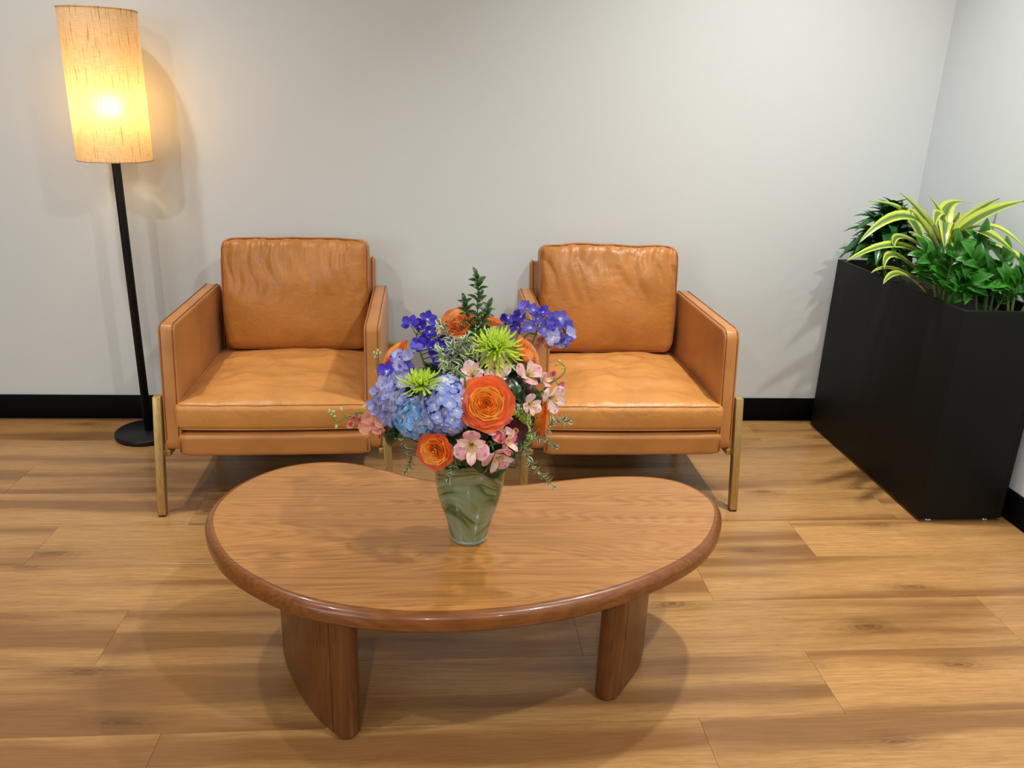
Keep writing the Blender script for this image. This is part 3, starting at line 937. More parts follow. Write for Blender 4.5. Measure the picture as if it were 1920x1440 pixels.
    # --- arms: raked front edge, flat top
    for s in (-1, 1):
        xi, xo = 0.297 * s, 0.352 * s
        prof = [(0.030, 0.222), (0.086, 0.640), (0.735, 0.640), (0.690, 0.222)]
        me = prism_mesh('armrest', prof, min(xi, xo), max(xi, xo), 0.010, 3, {0: 0.035, 1: arm_round, 2: 0.05, 3: 0.03})
        ar = part('armrest', me, F, t)
        for xs in (xi + 0.0085 * s, xo - 0.0085 * s):
            a = arm_round
            sp = [Vector((xs, 0.036, 0.262)), Vector((xs, 0.086 - 0.134 * a, 0.640 - a)), Vector((xs, 0.087 - 0.02 * a + 0.1 * a, 0.6400 - 0.22 * a)),
                  Vector((xs, 0.086 + a, 0.6405)), Vector((xs, 0.40, 0.6405)), Vector((xs, 0.690, 0.6405))]
            sp = [sp[0], sp[0].lerp(sp[1], 0.5), sp[1], sp[2], sp[3], sp[4], sp[5]]
            part('seam', tube_mesh('seam', sp, 0.0019, 5), M['seam'], ar)
    # --- upholstered front rail
    def rail_def(p):
        q = p.copy()
        q.y -= 0.004 * (1 - (p.x / 0.311) ** 2)
        q.z += 0.0012 * noise.noise(Vector((p.x * 12, 0, p.z * 10)) + so)
        return q + Vector((0.003, 0.066, 0.2455))
    fr = part('front_rail', cushion_mesh('front_rail', 0.311, 0.042, 0.040, 0.018, 16, rail_def), F, t)
    for s in (-1, 1):
        sp = [rail_def(Vector((s * 0.303, -0.0425 + dy, z))) for dy, z in ((0.002, 0.020), (0, 0.0), (0.002, -0.022))]
        part('seam', tube_mesh('seam', sp, 0.0016, 5), M['seam'], fr)
    part('seat_deck', box_mesh('seat_deck', -0.298, 0.298, 0.10, 0.70, 0.225, 0.285, 0.004, 1), M['pad'], t)
    # --- brass frame: four square legs outside the arms, rails under them
    for s in (-1, 1):
        for front in (True, False):
            if front:
                p0, p1 = (s * 0.377, 0.012, 0.006), (s * 0.3665, 0.062, 0.408)
            else:
                p0, p1 = (s * 0.377, 0.735, 0.006), (s * 0.3665, 0.680, 0.408)
            lg = part('leg', bar_mesh('leg', p0, p1, 0.026, 0.030), M['brass'], t)
            part('foot_pad', box_mesh('foot_pad', p0[0] - 0.011, p0[0] + 0.011, p0[1] - 0.013, p0[1] + 0.013, 0.0, 0.0065), M['pad'], lg)
        part('side_rail', box_mesh('side_rail', s * 0.359 - 0.006 - 0.012 * (s > 0), s * 0.359 + 0.006 + 0.012 * (s < 0), 0.045, 0.705, 0.199, 0.222, 0.002, 1), M['brass'], t)
    for y in (0.105, 0.66):
        part('cross_rail', box_mesh('cross_rail', -0.364, 0.364, y, y + 0.024, 0.201, 0.221, 0.002, 1), M['brass'], t)
    return t


make_chair('tan leather armchair between the floor lamp and the flower bouquet', (-0.561, 2.492, 0), R(1.6), 1, 0.022)
make_chair('tan leather armchair beside the black planter, behind the right of the table', (0.648, 2.490, 0), R(0.2), 2, 0.034)

# ------------------------------------------------------------------ side table between the chairs
st = thing('side_table', 'small round sage green side table hidden behind the bouquet between armchairs', 'table', (0.048, 3.0, 0))
part('tabletop', lathe_mesh('tabletop', [(0.0, 0.505), (0.138, 0.505), (0.150, 0.512), (0.153, 0.523), (0.150, 0.534), (0.144, 0.539), (0.0, 0.540)], 56, False), M['sage'], st)
part('pedestal', lathe_mesh('pedestal', [(0.028, 0.010), (0.024, 0.05), (0.022, 0.30), (0.028, 0.47), (0.05, 0.506)], 28), M['sage'], st)
part('base', lathe_mesh('base', [(0.0, 0.0), (0.153, 0.0), (0.155, 0.006), (0.150, 0.013), (0.03, 0.022), (0.0, 0.022)], 56, False), M['bronze'], st)

# ------------------------------------------------------------------ coffee table
ct = thing('coffee_table', 'kidney shaped stained oak coffee table with two curved slab legs', 'table', (0.07, 1.72, 0))
outl = [Vector((x - 0.07, y - 1.72, 0)) for x, y in TABLE_OUTLINE]
n0 = len(outl)
smooth = []
for i in range(n0):
    a, b, c, d = (outl[(i + j - 1) % n0] for j in range(4))
    for k in range(5):
        s = k / 5
        smooth.append(0.5 * ((2 * b) + (c - a) * s + (2 * a - 5 * b + 4 * c - d) * s * s + (3 * b - a - 3 * c + d) * s ** 3))
for _ in range(14):
    mlen = len(smooth)
    smooth = [(smooth[i - 1] + smooth[i] * 2 + smooth[(i + 1) % mlen]) / 4 for i in range(mlen)]
mlen = len(smooth)
nrm = []
for i in range(mlen):
    tg = (smooth[(i + 1) % mlen] - smooth[i - 1]).normalized()
    nrm.append(Vector((tg.y, -tg.x, 0)))
if sum((smooth[i]).dot(nrm[i]) for i in range(mlen)) < 0:
    nrm = [-q for q in nrm]
ZT, ZB = 0.380, 0.332


def ring(off, z):
    return [smooth[i] + nrm[i] * off + Vector((0, 0, z)) for i in range(mlen)]


def rings_mesh(name, rows, cap0, cap1):
    v, f = [], []
    for rw in rows:
        v += rw
    for i in range(len(rows) - 1):
        for k in range(mlen):
            l = (k + 1) % mlen
            f.append((i * mlen + k, i * mlen + l, (i + 1) * mlen + l, (i + 1) * mlen + k))
    if cap0:
        f.append(tuple(range(mlen))[::-1])
    if cap1:
        f.append(tuple((len(rows) - 1) * mlen + k for k in range(mlen)))
    bm = bmesh.new()
    bv = [bm.verts.new(q) for q in v]
    for q in f:
        bm.faces.new([bv[i] for i in q])
    bmesh.ops.recalc_face_normals(bm, faces=bm.faces[:])
    return bm_mesh(name, bm, angle=R(30))


prof = []
for k in range(8):
    a = R(90 - 90 * k / 7)
    prof.append((-0.020 + 0.020 * math.cos(a), ZT - 0.020 + 0.020 * math.sin(a)))
for k in range(1, 8):
    a = R(-90 * k / 7)
    prof.append((-0.020 + 0.020 * math.cos(a), ZB + 0.020 + 0.020 * math.sin(a)))
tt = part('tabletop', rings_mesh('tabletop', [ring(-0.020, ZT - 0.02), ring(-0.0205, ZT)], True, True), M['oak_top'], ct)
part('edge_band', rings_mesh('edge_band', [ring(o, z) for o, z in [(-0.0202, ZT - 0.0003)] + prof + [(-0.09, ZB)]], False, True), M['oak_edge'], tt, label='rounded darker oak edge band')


def slab_leg(outer, side):
    """Vertical slab that follows a curved outer line, 58 mm thick, with a rounded front post."""
    pts = catmull([Vector((x - 0.07, y - 1.72, 0)) for x, y in outer], 6)
    th = 0.058
    def off(i):
        t = (pts[min(i + 1, len(pts) - 1)] - pts[max(i - 1, 0)]).normalized()
        return Vector((t.y, -t.x, 0)) * side * th
    def extr(name, poly, z0, z1, bev):
        bm = bmesh.new()
        lo = [bm.verts.new((p.x, p.y, z0)) for p in poly]
        hi = [bm.verts.new((p.x, p.y, z1)) for p in poly]
        m = len(poly)
        bm.faces.new(lo)
        bm.faces.new(hi[::-1])
        for i in range(m):
            bm.faces.new((lo[i], hi[i], hi[(i + 1) % m], lo[(i + 1) % m]))
        bmesh.ops.recalc_face_normals(bm, faces=bm.faces[:])
        if bev:
            e = [q for q in bm.edges if abs(q.verts[0].co.z - q.verts[1].co.z) < 1e-6 and q.verts[0].co.z < z0 + 1e-5]
            bmesh.ops.bevel(bm, geom=e, offset=bev, segments=2, profile=0.5, affect='EDGES')
        return bm_mesh(name, bm, angle=R(32))
    # panel
    inner = [pts[i] + off(i) for i in range(len(pts))]
    tail = []
    c = (pts[-1] + inner[-1]) / 2
    t = (pts[-1] - pts[-2]).normalized()
    for k in range(1, 8):
        a = PI * k / 8
        tail.append(c + (pts[-1] - c) * math.cos(a) + t * (th / 2) * math.sin(a))
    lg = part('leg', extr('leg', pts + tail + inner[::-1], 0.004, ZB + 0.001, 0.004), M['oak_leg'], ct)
    # front post, a hairline joint away
    t0 = (pts[0] - pts[1]).normalized()
    a0, b0 = pts[0] + t0 * 0.0022, inner[0] + t0 * 0.0022
    c = (a0 + b0) / 2
    ext = 0.012
    cap = [a0, a0 + t0 * ext]
    for k in range(1, 10):
        a = PI * k / 10
        cap.append(c + t0 * ext + (a0 - c) * math.cos(a) + t0 * (th / 2) * math.sin(a))
    cap += [b0 + t0 * ext, b0]
    part('front_post', extr('front_post', cap, 0.004, ZB + 0.001, 0.005), M['oak_leg'], lg)
    part('foot_pad', extr('foot_pad', [q.lerp((pts[0] + inner[-1]) / 2, 0.06) for q in pts + inner[::-1]], 0.0, 0.0045, 0), M['pad'], lg)


slab_leg([(-0.243, 1.468), (-0.288, 1.519), (-0.331, 1.587), (-0.373, 1.670), (-0.403, 1.748), (-0.413, 1.800)], 1)
slab_leg([(0.428, 1.570), (0.469, 1.624), (0.497, 1.669), (0.520, 1.725), (0.533, 1.780), (0.538, 1.830)], -1)

# ------------------------------------------------------------------ floor lamp
fl = thing('floor_lamp', 'tall black floor lamp with a lit linen drum shade', 'lamp', (-1.2135, 3.185, 0))
part('base', lathe_mesh('base', [(0.0, 0.0), (0.126, 0.0), (0.129, 0.003), (0.129, 0.019), (0.126, 0.022), (0.0, 0.023)], 64, False), M['black_metal'], fl)
part('pole', lathe_mesh('pole', [(0.0, 0.02), (0.0155, 0.02), (0.0155, 1.20), (0.012, 1.21), (0.0, 1.21)], 24, False), M['black_metal'], fl)
SHR, SZ0, SZ1 = 0.128, 1.094, 1.603
sh = part('lamp_shade', lathe_mesh('lamp_shade', [(SHR, SZ0), (SHR, SZ0 + 0.13), (SHR, SZ0 + 0.26), (SHR, SZ0 + 0.39), (SHR, SZ1)], 72, False), M['shade'], fl)
for z in (SZ0 + 0.002, SZ1 - 0.002):
    ringp = [Vector((SHR * math.cos(2 * PI * k / 64), SHR * math.sin(2 * PI * k / 64), z)) for k in range(64)]
    part('rim', tube_mesh('rim', ringp, 0.0030, 6, True), M['shade'], sh)
part('bulb_socket', lathe_mesh('bulb_socket', [(0.0, 1.205), (0.018, 1.205), (0.018, 1.245), (0.012, 1.25), (0.0, 1.25)], 20, False), M['black_metal'], fl)
bl = part('bulb', ball_mesh('bulb', 0.030, 1, 1, 1.15, 20, 14), M['bulb'], fl, Matrix.Translation((0, 0, 1.281)))
for a in (0, 120, 240):
    part('shade_arm', tube_mesh('shade_arm', [(0.012 * math.cos(R(a)), 0.012 * math.sin(R(a)), 1.215), (SHR * 0.995 * math.cos(R(a)), SHR * 0.995 * math.sin(R(a)), 1.215)], 0.0018, 5), M['black_metal'], fl)

# ------------------------------------------------------------------ planter
X0, X1, Y0, Y1, Z0, Z1 = 1.662, 1.965, 2.402, 3.300, 0.014, 0.762
pl = thing('planter', 'tall rectangular black metal planter box in the room corner', 'planter', ((X0 + X1) / 2, (Y0 + Y1) / 2, 0))
ox, oy = (X0 + X1) / 2, (Y0 + Y1) / 2
w2, d2, TH = (X1 - X0) / 2, (Y1 - Y0) / 2, 0.016
part('side_panel', box_mesh('side_panel', -w2, -w2 + TH, -d2, d2, Z0, Z1, 0.0018, 2), M['planter'], pl)
part('side_panel', box_mesh('side_panel', w2 - TH, w2, -d2, d2, Z0, Z1, 0.0018, 2), M['planter'], pl)
part('end_panel', box_mesh('end_panel', -w2 + TH, w2 - TH, -d2 + 0.0006, -d2 + TH, Z0, Z1, 0.0012, 2), M['planter'], pl)
part('end_panel', box_mesh('end_panel', -w2 + TH, w2 - TH, d2 - TH, d2 - 0.0006, Z0, Z1, 0.0012, 2), M['planter'], pl)
part('base_plate', box_mesh('base_plate', -w2 + 0.004, w2 - 0.004, -d2 + 0.004, d2 - 0.004, Z0 - 0.001, Z0 + 0.012), M['planter'], pl)
bm = bmesh.new()
bmesh.ops.create_grid(bm, x_segments=14, y_segments=40, size=1.0)
for v in bm.verts:
    v.co = Vector((v.co.x * (w2 - TH), v.co.y * (d2 - TH), Z1 - 0.050 + 0.014 * noise.noise(Vector((v.co.x * 4, v.co.y * 12, 1)))))
part('soil', bm_mesh('soil', bm), M['soil'], pl)
foot = lathe_mesh('foot', [(0.0, 0.0), (0.016, 0.0), (0.018, 0.003), (0.016, 0.008), (0.009, 0.013), (0.009, 0.016), (0.0, 0.016)], 20, False)
for sx in (-1, 1):
    for sy in (-1, 1):
        part('foot', foot, M['chrome'], pl, Matrix.Translation((sx * (w2 - 0.045), sy * (d2 - 0.022), 0)))


# ------------------------------------------------------------------ leaves and petals
def strap_mesh(name, pts, w, fold=0.25, up=(0, 0, 1), nx=4, shape=None, twist=0.0):
    """Long leaf along a path; V-folded across; UV u across, v along."""
    pts = [Vector(p) for p in pts]
    m = len(pts)
    shape = shape or (lambda s: (math.sin(PI * min(1, s ** 0.75 * 0.94 + 0.06)) ** 0.75) * (1 - 0.25 * s) + 0.02 * (1 - s))
    v, f, uv = [], [], []
    for i, p in enumerate(pts):
        s = i / (m - 1)
        t = (pts[min(i + 1, m - 1)] - pts[max(i - 1, 0)]).normalized()
        x = t.cross(Vector(up))
        x = x.normalized() if x.length > 1e-4 else Vector((1, 0, 0))
        nn = x.cross(t)
        x = (Quaternion(t, twist * s) @ x)
        nn = (Quaternion(t, twist * s) @ nn)
        hw = w * 0.5 * max(0.03, shape(s)) * 1.15
        for k in range(nx + 1):
            u = 2 * k / nx - 1
            v.append(p + x * (u * hw) + nn * (fold * abs(u) * hw))
            uv.append((k / nx, s))
    for i in range(m - 1):
        for k in range(nx):
            a = i * (nx + 1) + k
            f.append((a, a + 1, a + nx + 2, a + nx + 1))
    return mesh(name, v, f, uv)


def bez(a, b, c, n=9):
    """Curve from a to c that passes near b."""
    a, b, c = Vector(a), Vector(b), Vector(c)
    q = b * 2 - (a + c) / 2
    return [a * (1 - s) ** 2 + q * (2 * s * (1 - s)) + c * s * s for s in [i / (n - 1) for i in range(n)]]


def oval_leaf(name, L, W, bend=0.15, fold=0.2, tip=1.0, nx=4, ny=6):
    """Leaf along +Y from the origin, face up +Z."""
    v, f, uv = [], [], []
    for i in range(ny + 1):
        s = i / ny
        hw = W * 0.5 * max(0.0, math.sin(PI * min(1.0, s ** 0.85))) ** (0.8 / tip) if 0 < s < 1 else 0.02 * W
        for k in range(nx + 1):
            u = 2 * k / nx - 1
            v.append((u * hw, L * s, fold * abs(u) * hw + bend * L * math.sin(PI * s) * 0.5 - bend * L * s * s))
            uv.append((k / nx, s))
    for i in range(ny):
        for k in range(nx):
            a = i * (nx + 1) + k
            f.append((a, a + 1, a + nx + 2, a + nx + 1))
    return mesh(name, v, f, uv)


def petal_geo(L, wf, a0, a1, cup=0.2, nx=4, ny=5, ruffle=0.0, r0=0.05, seed=0, power=1.0):
    """Petal in a flower's frame: starts at radius r0 along +X... tilts from a0 to a1 degrees off the +Z axis."""
    v, f, uv = [], [], []
    r, z = r0, 0.0
    for i in range(ny + 1):
        s = i / ny
        if i:
            a = R(a0 + (a1 - a0) * ((i - 0.5) / ny) ** power)
            r += math.sin(a) * L / ny
            z += math.cos(a) * L / ny
        a = R(a0 + (a1 - a0) * s ** power)
        nr, nz = -math.cos(a), math.sin(a)
        hw = wf(s) * 0.5
        for k in range(nx + 1):
            u = 2 * k / nx - 1
            h = cup * hw * u * u + ruffle * s * s * math.sin(u * 7 + seed + s * 3)
            v.append(Vector((r + nr * h, u * hw, z + nz * h)))
            uv.append((k / nx, s))
    for i in range(ny):
        for k in range(nx):
            a = i * (nx + 1) + k
            f.append((a, a + 1, a + nx + 2, a + nx + 1))
    return v, f, uv


def petal_mesh(name, *a, **k):
    return mesh(name, *petal_geo(*a, **k))


def whorl_mesh(name, n, *a, **k):
    """n petals joined into one small floret."""
    v, f, uv = [], [], []
    for i in range(n):
        pv, pf, pu = petal_geo(*a, **dict(k, seed=i * 2.1))
        m = Matrix.Rotation(2 * PI * i / n, 4, 'Z') @ Matrix.Rotation(R(6 * math.sin(i * 2.3)), 4, 'Y')
        o = len(v)
        v += [m @ q for q in pv]
        f += [tuple(j + o for j in q) for q in pf]
        uv += pu
    return mesh(name, v, f, uv)


def obov(W, p=0.65, base=0.16, tip=0.25):
    """Width profile: narrow base, widest at p, rounded tip."""
    def w(s):
        if s < p:
            return W * (base + (1 - base) * math.sin(0.5 * PI * s / p) ** 1.3)
        q = (s - p) / (1 - p)
        return W * math.sqrt(max(0.0, 1 - q * q * (1 - tip * tip)))
    return w


def rz(deg):
    return Matrix.Rotation(R(deg), 4, 'Z')


NECK = Vector((0.0585, 1.67, 0.545))


def add_stem(th, loc, rot, mat, r=0.0022, end=None, back=0.05):
    """Stem from the back of a flower head down into the vase, in the thing's own frame."""
    inv = rot.inverted()
    nz = rot @ Vector((0, 0, 1))
    loc = Vector(loc)
    off = loc - NECK
    h = Vector((off.x, off.y, 0))
    k = min(1.0, 0.065 / max(1e-6, h.length * 0.5)) * 0.5
    rim = NECK + h * k + Vector((0, 0, 0.060))
    e = Vector(end) if end else NECK + h * k * 0.45 + Vector((0, 0, -0.10))
    mid = rim.lerp(e, 0.45)
    p = catmull([loc - nz * 0.010, loc - nz * back, rim, mid, e], 5)
    return part('stem', tube_mesh('stem', [inv @ (q - loc) for q in p], r, 6), mat, th)


# ------------------------------------------------------------------ vase
vs = thing('vase', 'marbled green glass vase with clear base standing on coffee table', 'vase', (0.0585, 1.672, 0.380))
VP = [(0.0400, 0.006), (0.0435, 0.012), (0.0490, 0.035), (0.0560, 0.060), (0.0660, 0.090), (0.0735, 0.120), (0.0785, 0.150), (0.0812, 0.175), (0.0865, 0.195), (0.1000, 0.214), (0.1180, 0.232)]
VP = [(p.x, p.y) for p in catmull([Vector((a, b, 0)) for a, b in VP], 4)]


def vwob(r, z, a):
    k = sstep(0.18, 0.235, z)
    return r * (1 + 0.03 * k * math.sin(5 * a + 0.6)), z + 0.008 * k * math.sin(5 * a + 2.0)


inner = [(max(0.0, r - 0.005), max(z, 0.020)) for r, z in VP][::-1]
part('body', lathe_mesh('body', [(0.0, 0.006)] + VP + inner + [(0.0, 0.020)], 64, False, vwob), M['vase'], vs)
part('glass_foot', lathe_mesh('glass_foot', [(0.0, 0.0), (0.0385, 0.0), (0.0425, 0.002), (0.0440, 0.006), (0.0438, 0.0115), (0.0402, 0.0059), (0.0, 0.0055)], 56, False), M['glass'], vs, label='clear glass foot')

# ------------------------------------------------------------------ roses
ROSE_LAYERS = [(2, 0.05, 'in'), (3, 0.11, 'in'), (3, 0.18, 'in'), (4, 0.25, 'in'), (4, 0.32, 'in'), (4, 0.40, 'in'), (5, 0.48, 'in'),
               (5, 0.57, 'in'), (5, 0.67, 'out'), (5, 0.79, 'out'), (5, 0.93, 'out')]   # count, rim radius, colour


def rose_patch(li, variant):
    n, rt, mk = ROSE_LAYERS[li]
    k = li / 10.0
    rb = rt * (0.55 - 0.25 * k)
    zt = 0.50 - 0.46 * max(0.0, rt - 0.1) ** 1.7
    zb = zt - 0.34 - 0.25 * k
    span = 200.0 / n + 14 - 8 * k
    lip = 0.012 + 0.15 * k ** 2.2
    nx, ny = 8, 5
    v, f, uv = [], [], []
    for i in range(ny + 1):
        s = i / ny
        for kk in range(nx + 1):
            u = 2 * kk / nx - 1
            wd = 0.5 + 0.5 * math.sin(0.5 * PI * min(1, s / 0.6))
            a = R(span) * u * wd
            r = rb + (rt - rb) * math.sin(0.5 * PI * s) ** 0.9
            r *= 1 + 0.11 * u * (1 - 0.75 * k)
            r *= 1 - 0.10 * k * max(0.0, abs(u) - 0.5) ** 2 * 4 * s * s
            e = sstep(0.6, 1.0, s)
            edge = max(0.0, abs(u) - 0.35) / 0.65
            z = zb + (zt - zb) * s - 0.10 * edge ** 2 * s * s
            z += 0.022 * math.sin(5.2 * u + variant * 2.4) * s ** 3
            r += lip * e * (0.6 + 0.7 * edge) + (0.010 + 0.02 * k) * math.sin(6.5 * u + variant * 1.7) * s ** 2
            z -= lip * 0.7 * e * e
            v.append((math.cos(a) * r, math.sin(a) * r, z))
            uv.append((kk / nx, s))
    for i in range(ny):
        for kk in range(nx):
            q = i * (nx + 1) + kk
            f.append((q, q + 1, q + nx + 2, q + nx + 1))
    return mesh('petal', v, f, uv)


rose_mesh = {}
for li, lay in enumerate(ROSE_LAYERS):
    for pale in (False, True):
        for var in (0, 1):
            me = rose_patch(li, var + li)
            me.materials.append(M[('rose_pale_' if pale else 'rose_') + lay[2]])
            rose_mesh[li, pale, var] = me
sepal_me = oval_leaf('sepal', 0.5, 0.2, 0.3)
sepal_me.materials.append(M['leaf_big'])
calyx_me = ball_mesh('calyx', 0.16, 1, 1, 0.9, 10, 6)
calyx_me.materials.append(M['stem'])
for i, (loc, fc, rad, op, label) in enumerate(ROSES):
    q = facing(fc)
    t = thing('orange_rose', label, 'flower', loc, q, 'orange roses in the bouquet')
    pale = i in (2, 3, 4)
    n = 0
    S = Matrix.Diagonal((rad, rad, rad * (1.0 + 0.5 * (1 - op)), 1))
    for li, lay in enumerate(ROSE_LAYERS):
        if op < 0.9 and li == 10:
            continue
        k = 1.05 if op > 0.9 else 1.2
        for j in range(lay[0]):
            ang = 360.0 * j / lay[0] + li * 47 + i * 31 + 9 * math.sin(j * 3.1 + li)
            tilt = Matrix.Rotation(R(1.8 * math.sin(n * 1.9 + i)), 4, 'Y')
            part('petal', rose_mesh[li, pale, n % 2], None, t, rz(ang) @ tilt @ S @ Matrix.Diagonal((k, k, 1, 1)))
            n += 1
    part('calyx', calyx_me, None, t, Matrix.Translation((0, 0, -0.42 * rad)) @ Matrix.Scale(rad, 4))
    for j in range(5):
        part('sepal', sepal_me, None, t, rz(72 * j) @ Matrix.Translation((0.08 * rad, 0, -0.42 * rad)) @ Matrix.Rotation(R(-90), 4, 'Z') @ Matrix.Scale(rad, 4))
    add_stem(t, loc, q, M['stem'], 0.0028, back=0.06)

# ------------------------------------------------------------------ spider chrysanthemums
def spider_petal(L, a0, a1, hook, w, n=8):
    """Narrow quill petal; the tilt off the axis runs a0 -> a1, then hooks."""
    pts = []
    r, z = 0.06, 0.0
    for i in range(n + 1):
        s = i / n
        pts.append(Vector((r, 0.02 * math.sin(s * 4), z)))
        a = a0 + (a1 - a0) * s + hook * sstep(0.6, 1.0, s)
        r += math.sin(R(a)) * L / n
        z += math.cos(R(a)) * L / n
    sh = lambda s: 0.55 + 0.45 * s if s < 0.8 else (1.0 - 0.75 * (s - 0.8) / 0.2)
    me = strap_mesh('petal', pts, w, 0.6, up=(-1, 0, 0.2), nx=2, shape=sh)
    me.materials.append(M['lime'])
    return me


MUM_LAYERS = [(9, spider_petal(0.30, 8, -10, -60, 0.075), 10), (13, spider_petal(0.40, 24, 14, -70, 0.08), 30), (16, spider_petal(0.52, 40, 34, -80, 0.085), 0),
              (18, spider_petal(0.66, 54, 52, -100, 0.09), 12), (20, spider_petal(0.80, 66, 74, -100, 0.09), 5), (20, spider_petal(0.95, 78, 90, -70, 0.09), 17),
              (17, spider_petal(1.08, 92, 112, -50, 0.09), 3), (14, spider_petal(1.18, 108, 136, -40, 0.09), 9)]
for i, (loc, fc, rad, label) in enumerate(MUMS):
    q = facing(fc)
    t = thing('spider_chrysanthemum', label, 'flower', loc, q, 'lime spider chrysanthemums in the bouquet')
    rnd = random.Random(40 + i)
    for li, (n, me, a0) in enumerate(MUM_LAYERS):
        if i == 1 and li >= 6:
            continue
        for j in range(n):
            m = rz(a0 + 360 * j / n + rnd.uniform(-9, 9)) @ Matrix.Rotation(R(rnd.uniform(-8, 8)), 4, 'Y') @ Matrix.Scale(rad * rnd.uniform(0.9, 1.12), 4)
            part('petal', me, None, t, m)
    part('calyx', calyx_me, None, t, Matrix.Translation((0, 0, -0.06 * rad)) @ Matrix.Scale(rad * 0.9, 4))
    add_stem(t, loc, q, M['stem'], 0.0026)

# ------------------------------------------------------------------ hydrangeas
hyd_fl = {}
for key in ('peri', 'sky', 'slate', 'pale'):
    for var in (0, 1):
        me = whorl_mesh('floret', 4, 1.0, obov(1.02, 0.55, 0.3, 0.35), 66 + 10 * var, 92, cup=0.16, nx=4, ny=4, r0=0.04, ruffle=0.05)
        me.materials.append(M['hyd_' + key])
        hyd_fl[key, var] = me
eye_me = ball_mesh('floret_eye', 0.16, 1, 1, 0.8, 6, 4)
eye_me.materials.append(M['bee'])
for i, (loc, fc, rad, key, label) in enumerate(HYDRANGEAS):
    q = facing(fc)
    t = thing('hydrangea', label, 'flower', loc, q, 'hydrangea heads in the bouquet')
    rnd = random.Random(70 + i)
    part('core', ball_mesh('core', rad * 0.62, 1, 1, 0.75, 12, 8), M['stem'], t)
    n = 64 if rad > 0.045 else 40
    for j in range(n):
        zz = 1 - 1.45 * (j + 0.5) / n
        a = j * 2.39996
        rr = math.sqrt(max(0, 1 - zz * zz))
        d = Vector((rr * math.cos(a), rr * math.sin(a), zz))
        p = Vector((d.x, d.y, d.z * 0.82)) * rad * rnd.uniform(0.86, 1.03)
        k2 = 'pale' if rnd.random() < (0.24 if d.z > -0.1 else 0.5) else key
        rot = (d + Vector((rnd.uniform(-.35, .35), rnd.uniform(-.35, .35), rnd.uniform(-.35, .35)))).to_track_quat('Z', 'Y').to_matrix().to_4x4()
        s = 0.0158 * rnd.uniform(0.85, 1.15)
        fo = part('floret', hyd_fl[k2, j % 2], None, t, Matrix.Translation(p) @ rot @ rz(rnd.uniform(0, 90)) @ Matrix.Scale(s, 4))
        if d.z > -0.2:
            part('floret_eye', eye_me, None, fo, Matrix.Translation((0, 0, 0.12)))
    add_stem(t, loc, q, M['stem'], 0.0034)

# ------------------------------------------------------------------ alstroemerias
als_me = {}
for key in ('out', 'deep', 'pale'):
    for var in (0, 1):
        me = petal_mesh('outer_petal', 1.0, obov(0.86, 0.62, 0.20, 0.3), 34, 78 + 8 * var, cup=-0.22, nx=5, ny=6, ruffle=0.03, seed=var * 2)
        me.materials.append(M['als_' + key])
        als_me[key, var] = me
als_in = petal_mesh('inner_petal', 1.02, obov(0.46, 0.6, 0.25, 0.05), 28, 70, cup=0.30, nx=4, ny=6)
als_in.materials.append(M['als_in'])
stam_me = tube_mesh('stamen', [(0.02, 0, 0), (0.10, 0, 0.32), (0.24, 0, 0.50)], lambda s: 0.016 + 0.02 * (s > 0.9), 5)
stam_me.materials.append(M['stamen'])
for i, (loc, fc, rad, label) in enumerate(ALSTROS):
    q = facing(fc)
    t = thing('alstroemeria', label, 'flower', loc, q, 'pink alstroemerias in the bouquet')
    rnd = random.Random(100 + i)
    key = {2: 'deep', 10: 'deep', 4: 'pale', 5: 'pale', 6: 'pale', 7: 'pale'}.get(i, 'out')
    close = 0.72 if i in (3, 4, 6, 9) else 1.0
    rad *= 1.18
    S = Matrix.Diagonal((rad * close, rad * close, rad * (1.5 - 0.5 * close), 1))
    spin = 90 if i == 0 else rnd.uniform(0, 120)
    for j in range(3):
        part('outer_petal', als_me[key, j % 2], None, t, rz(spin + 120 * j) @ Matrix.Rotation(R(rnd.uniform(-6, 6)), 4, 'Y') @ S)
    for j in range(3):
        part('inner_petal', als_in, None, t, rz(spin + 60 + 120 * j) @ Matrix.Translation((0, 0, 0.02 * rad)) @ Matrix.Rotation(R(rnd.uniform(-5, 5) + (10 if j == 1 else -4)), 4, 'Y') @ S)
    for j in range(5):
        part('stamen', stam_me, None, t, rz(72 * j + spin) @ S)
    part('calyx', calyx_me, None, t, Matrix.Translation((0, 0, -0.04 * rad)) @ Matrix.Scale(rad * 0.7, 4))
    add_stem(t, loc, q, M['stem'], 0.0018, back=0.035)

# ------------------------------------------------------------------ delphiniums
del_p = {}
for key in ('violet', 'lav', 'peri'):
    for var in (0, 1):
        me = petal_mesh('petal', 1.0, obov(0.80, 0.62, 0.22, 0.25), 42, 88 - 16 * var, cup=0.30 - 0.5 * var, nx=4, ny=4, ruffle=0.09, seed=var * 3, r0=0.03)
        me.materials.append(M['del_' + key])
        del_p[key, var] = me
bee_me = ball_mesh('floret', 0.17, 1, 1, 0.7, 7, 5)
bee_me.materials.append(M['bee'])
spur_me = tube_mesh('spur', [(0, 0, 0), (0.05, 0, -0.45), (0.35, 0, -0.95)], lambda s: 0.10 * (1 - s) + 0.02, 5)


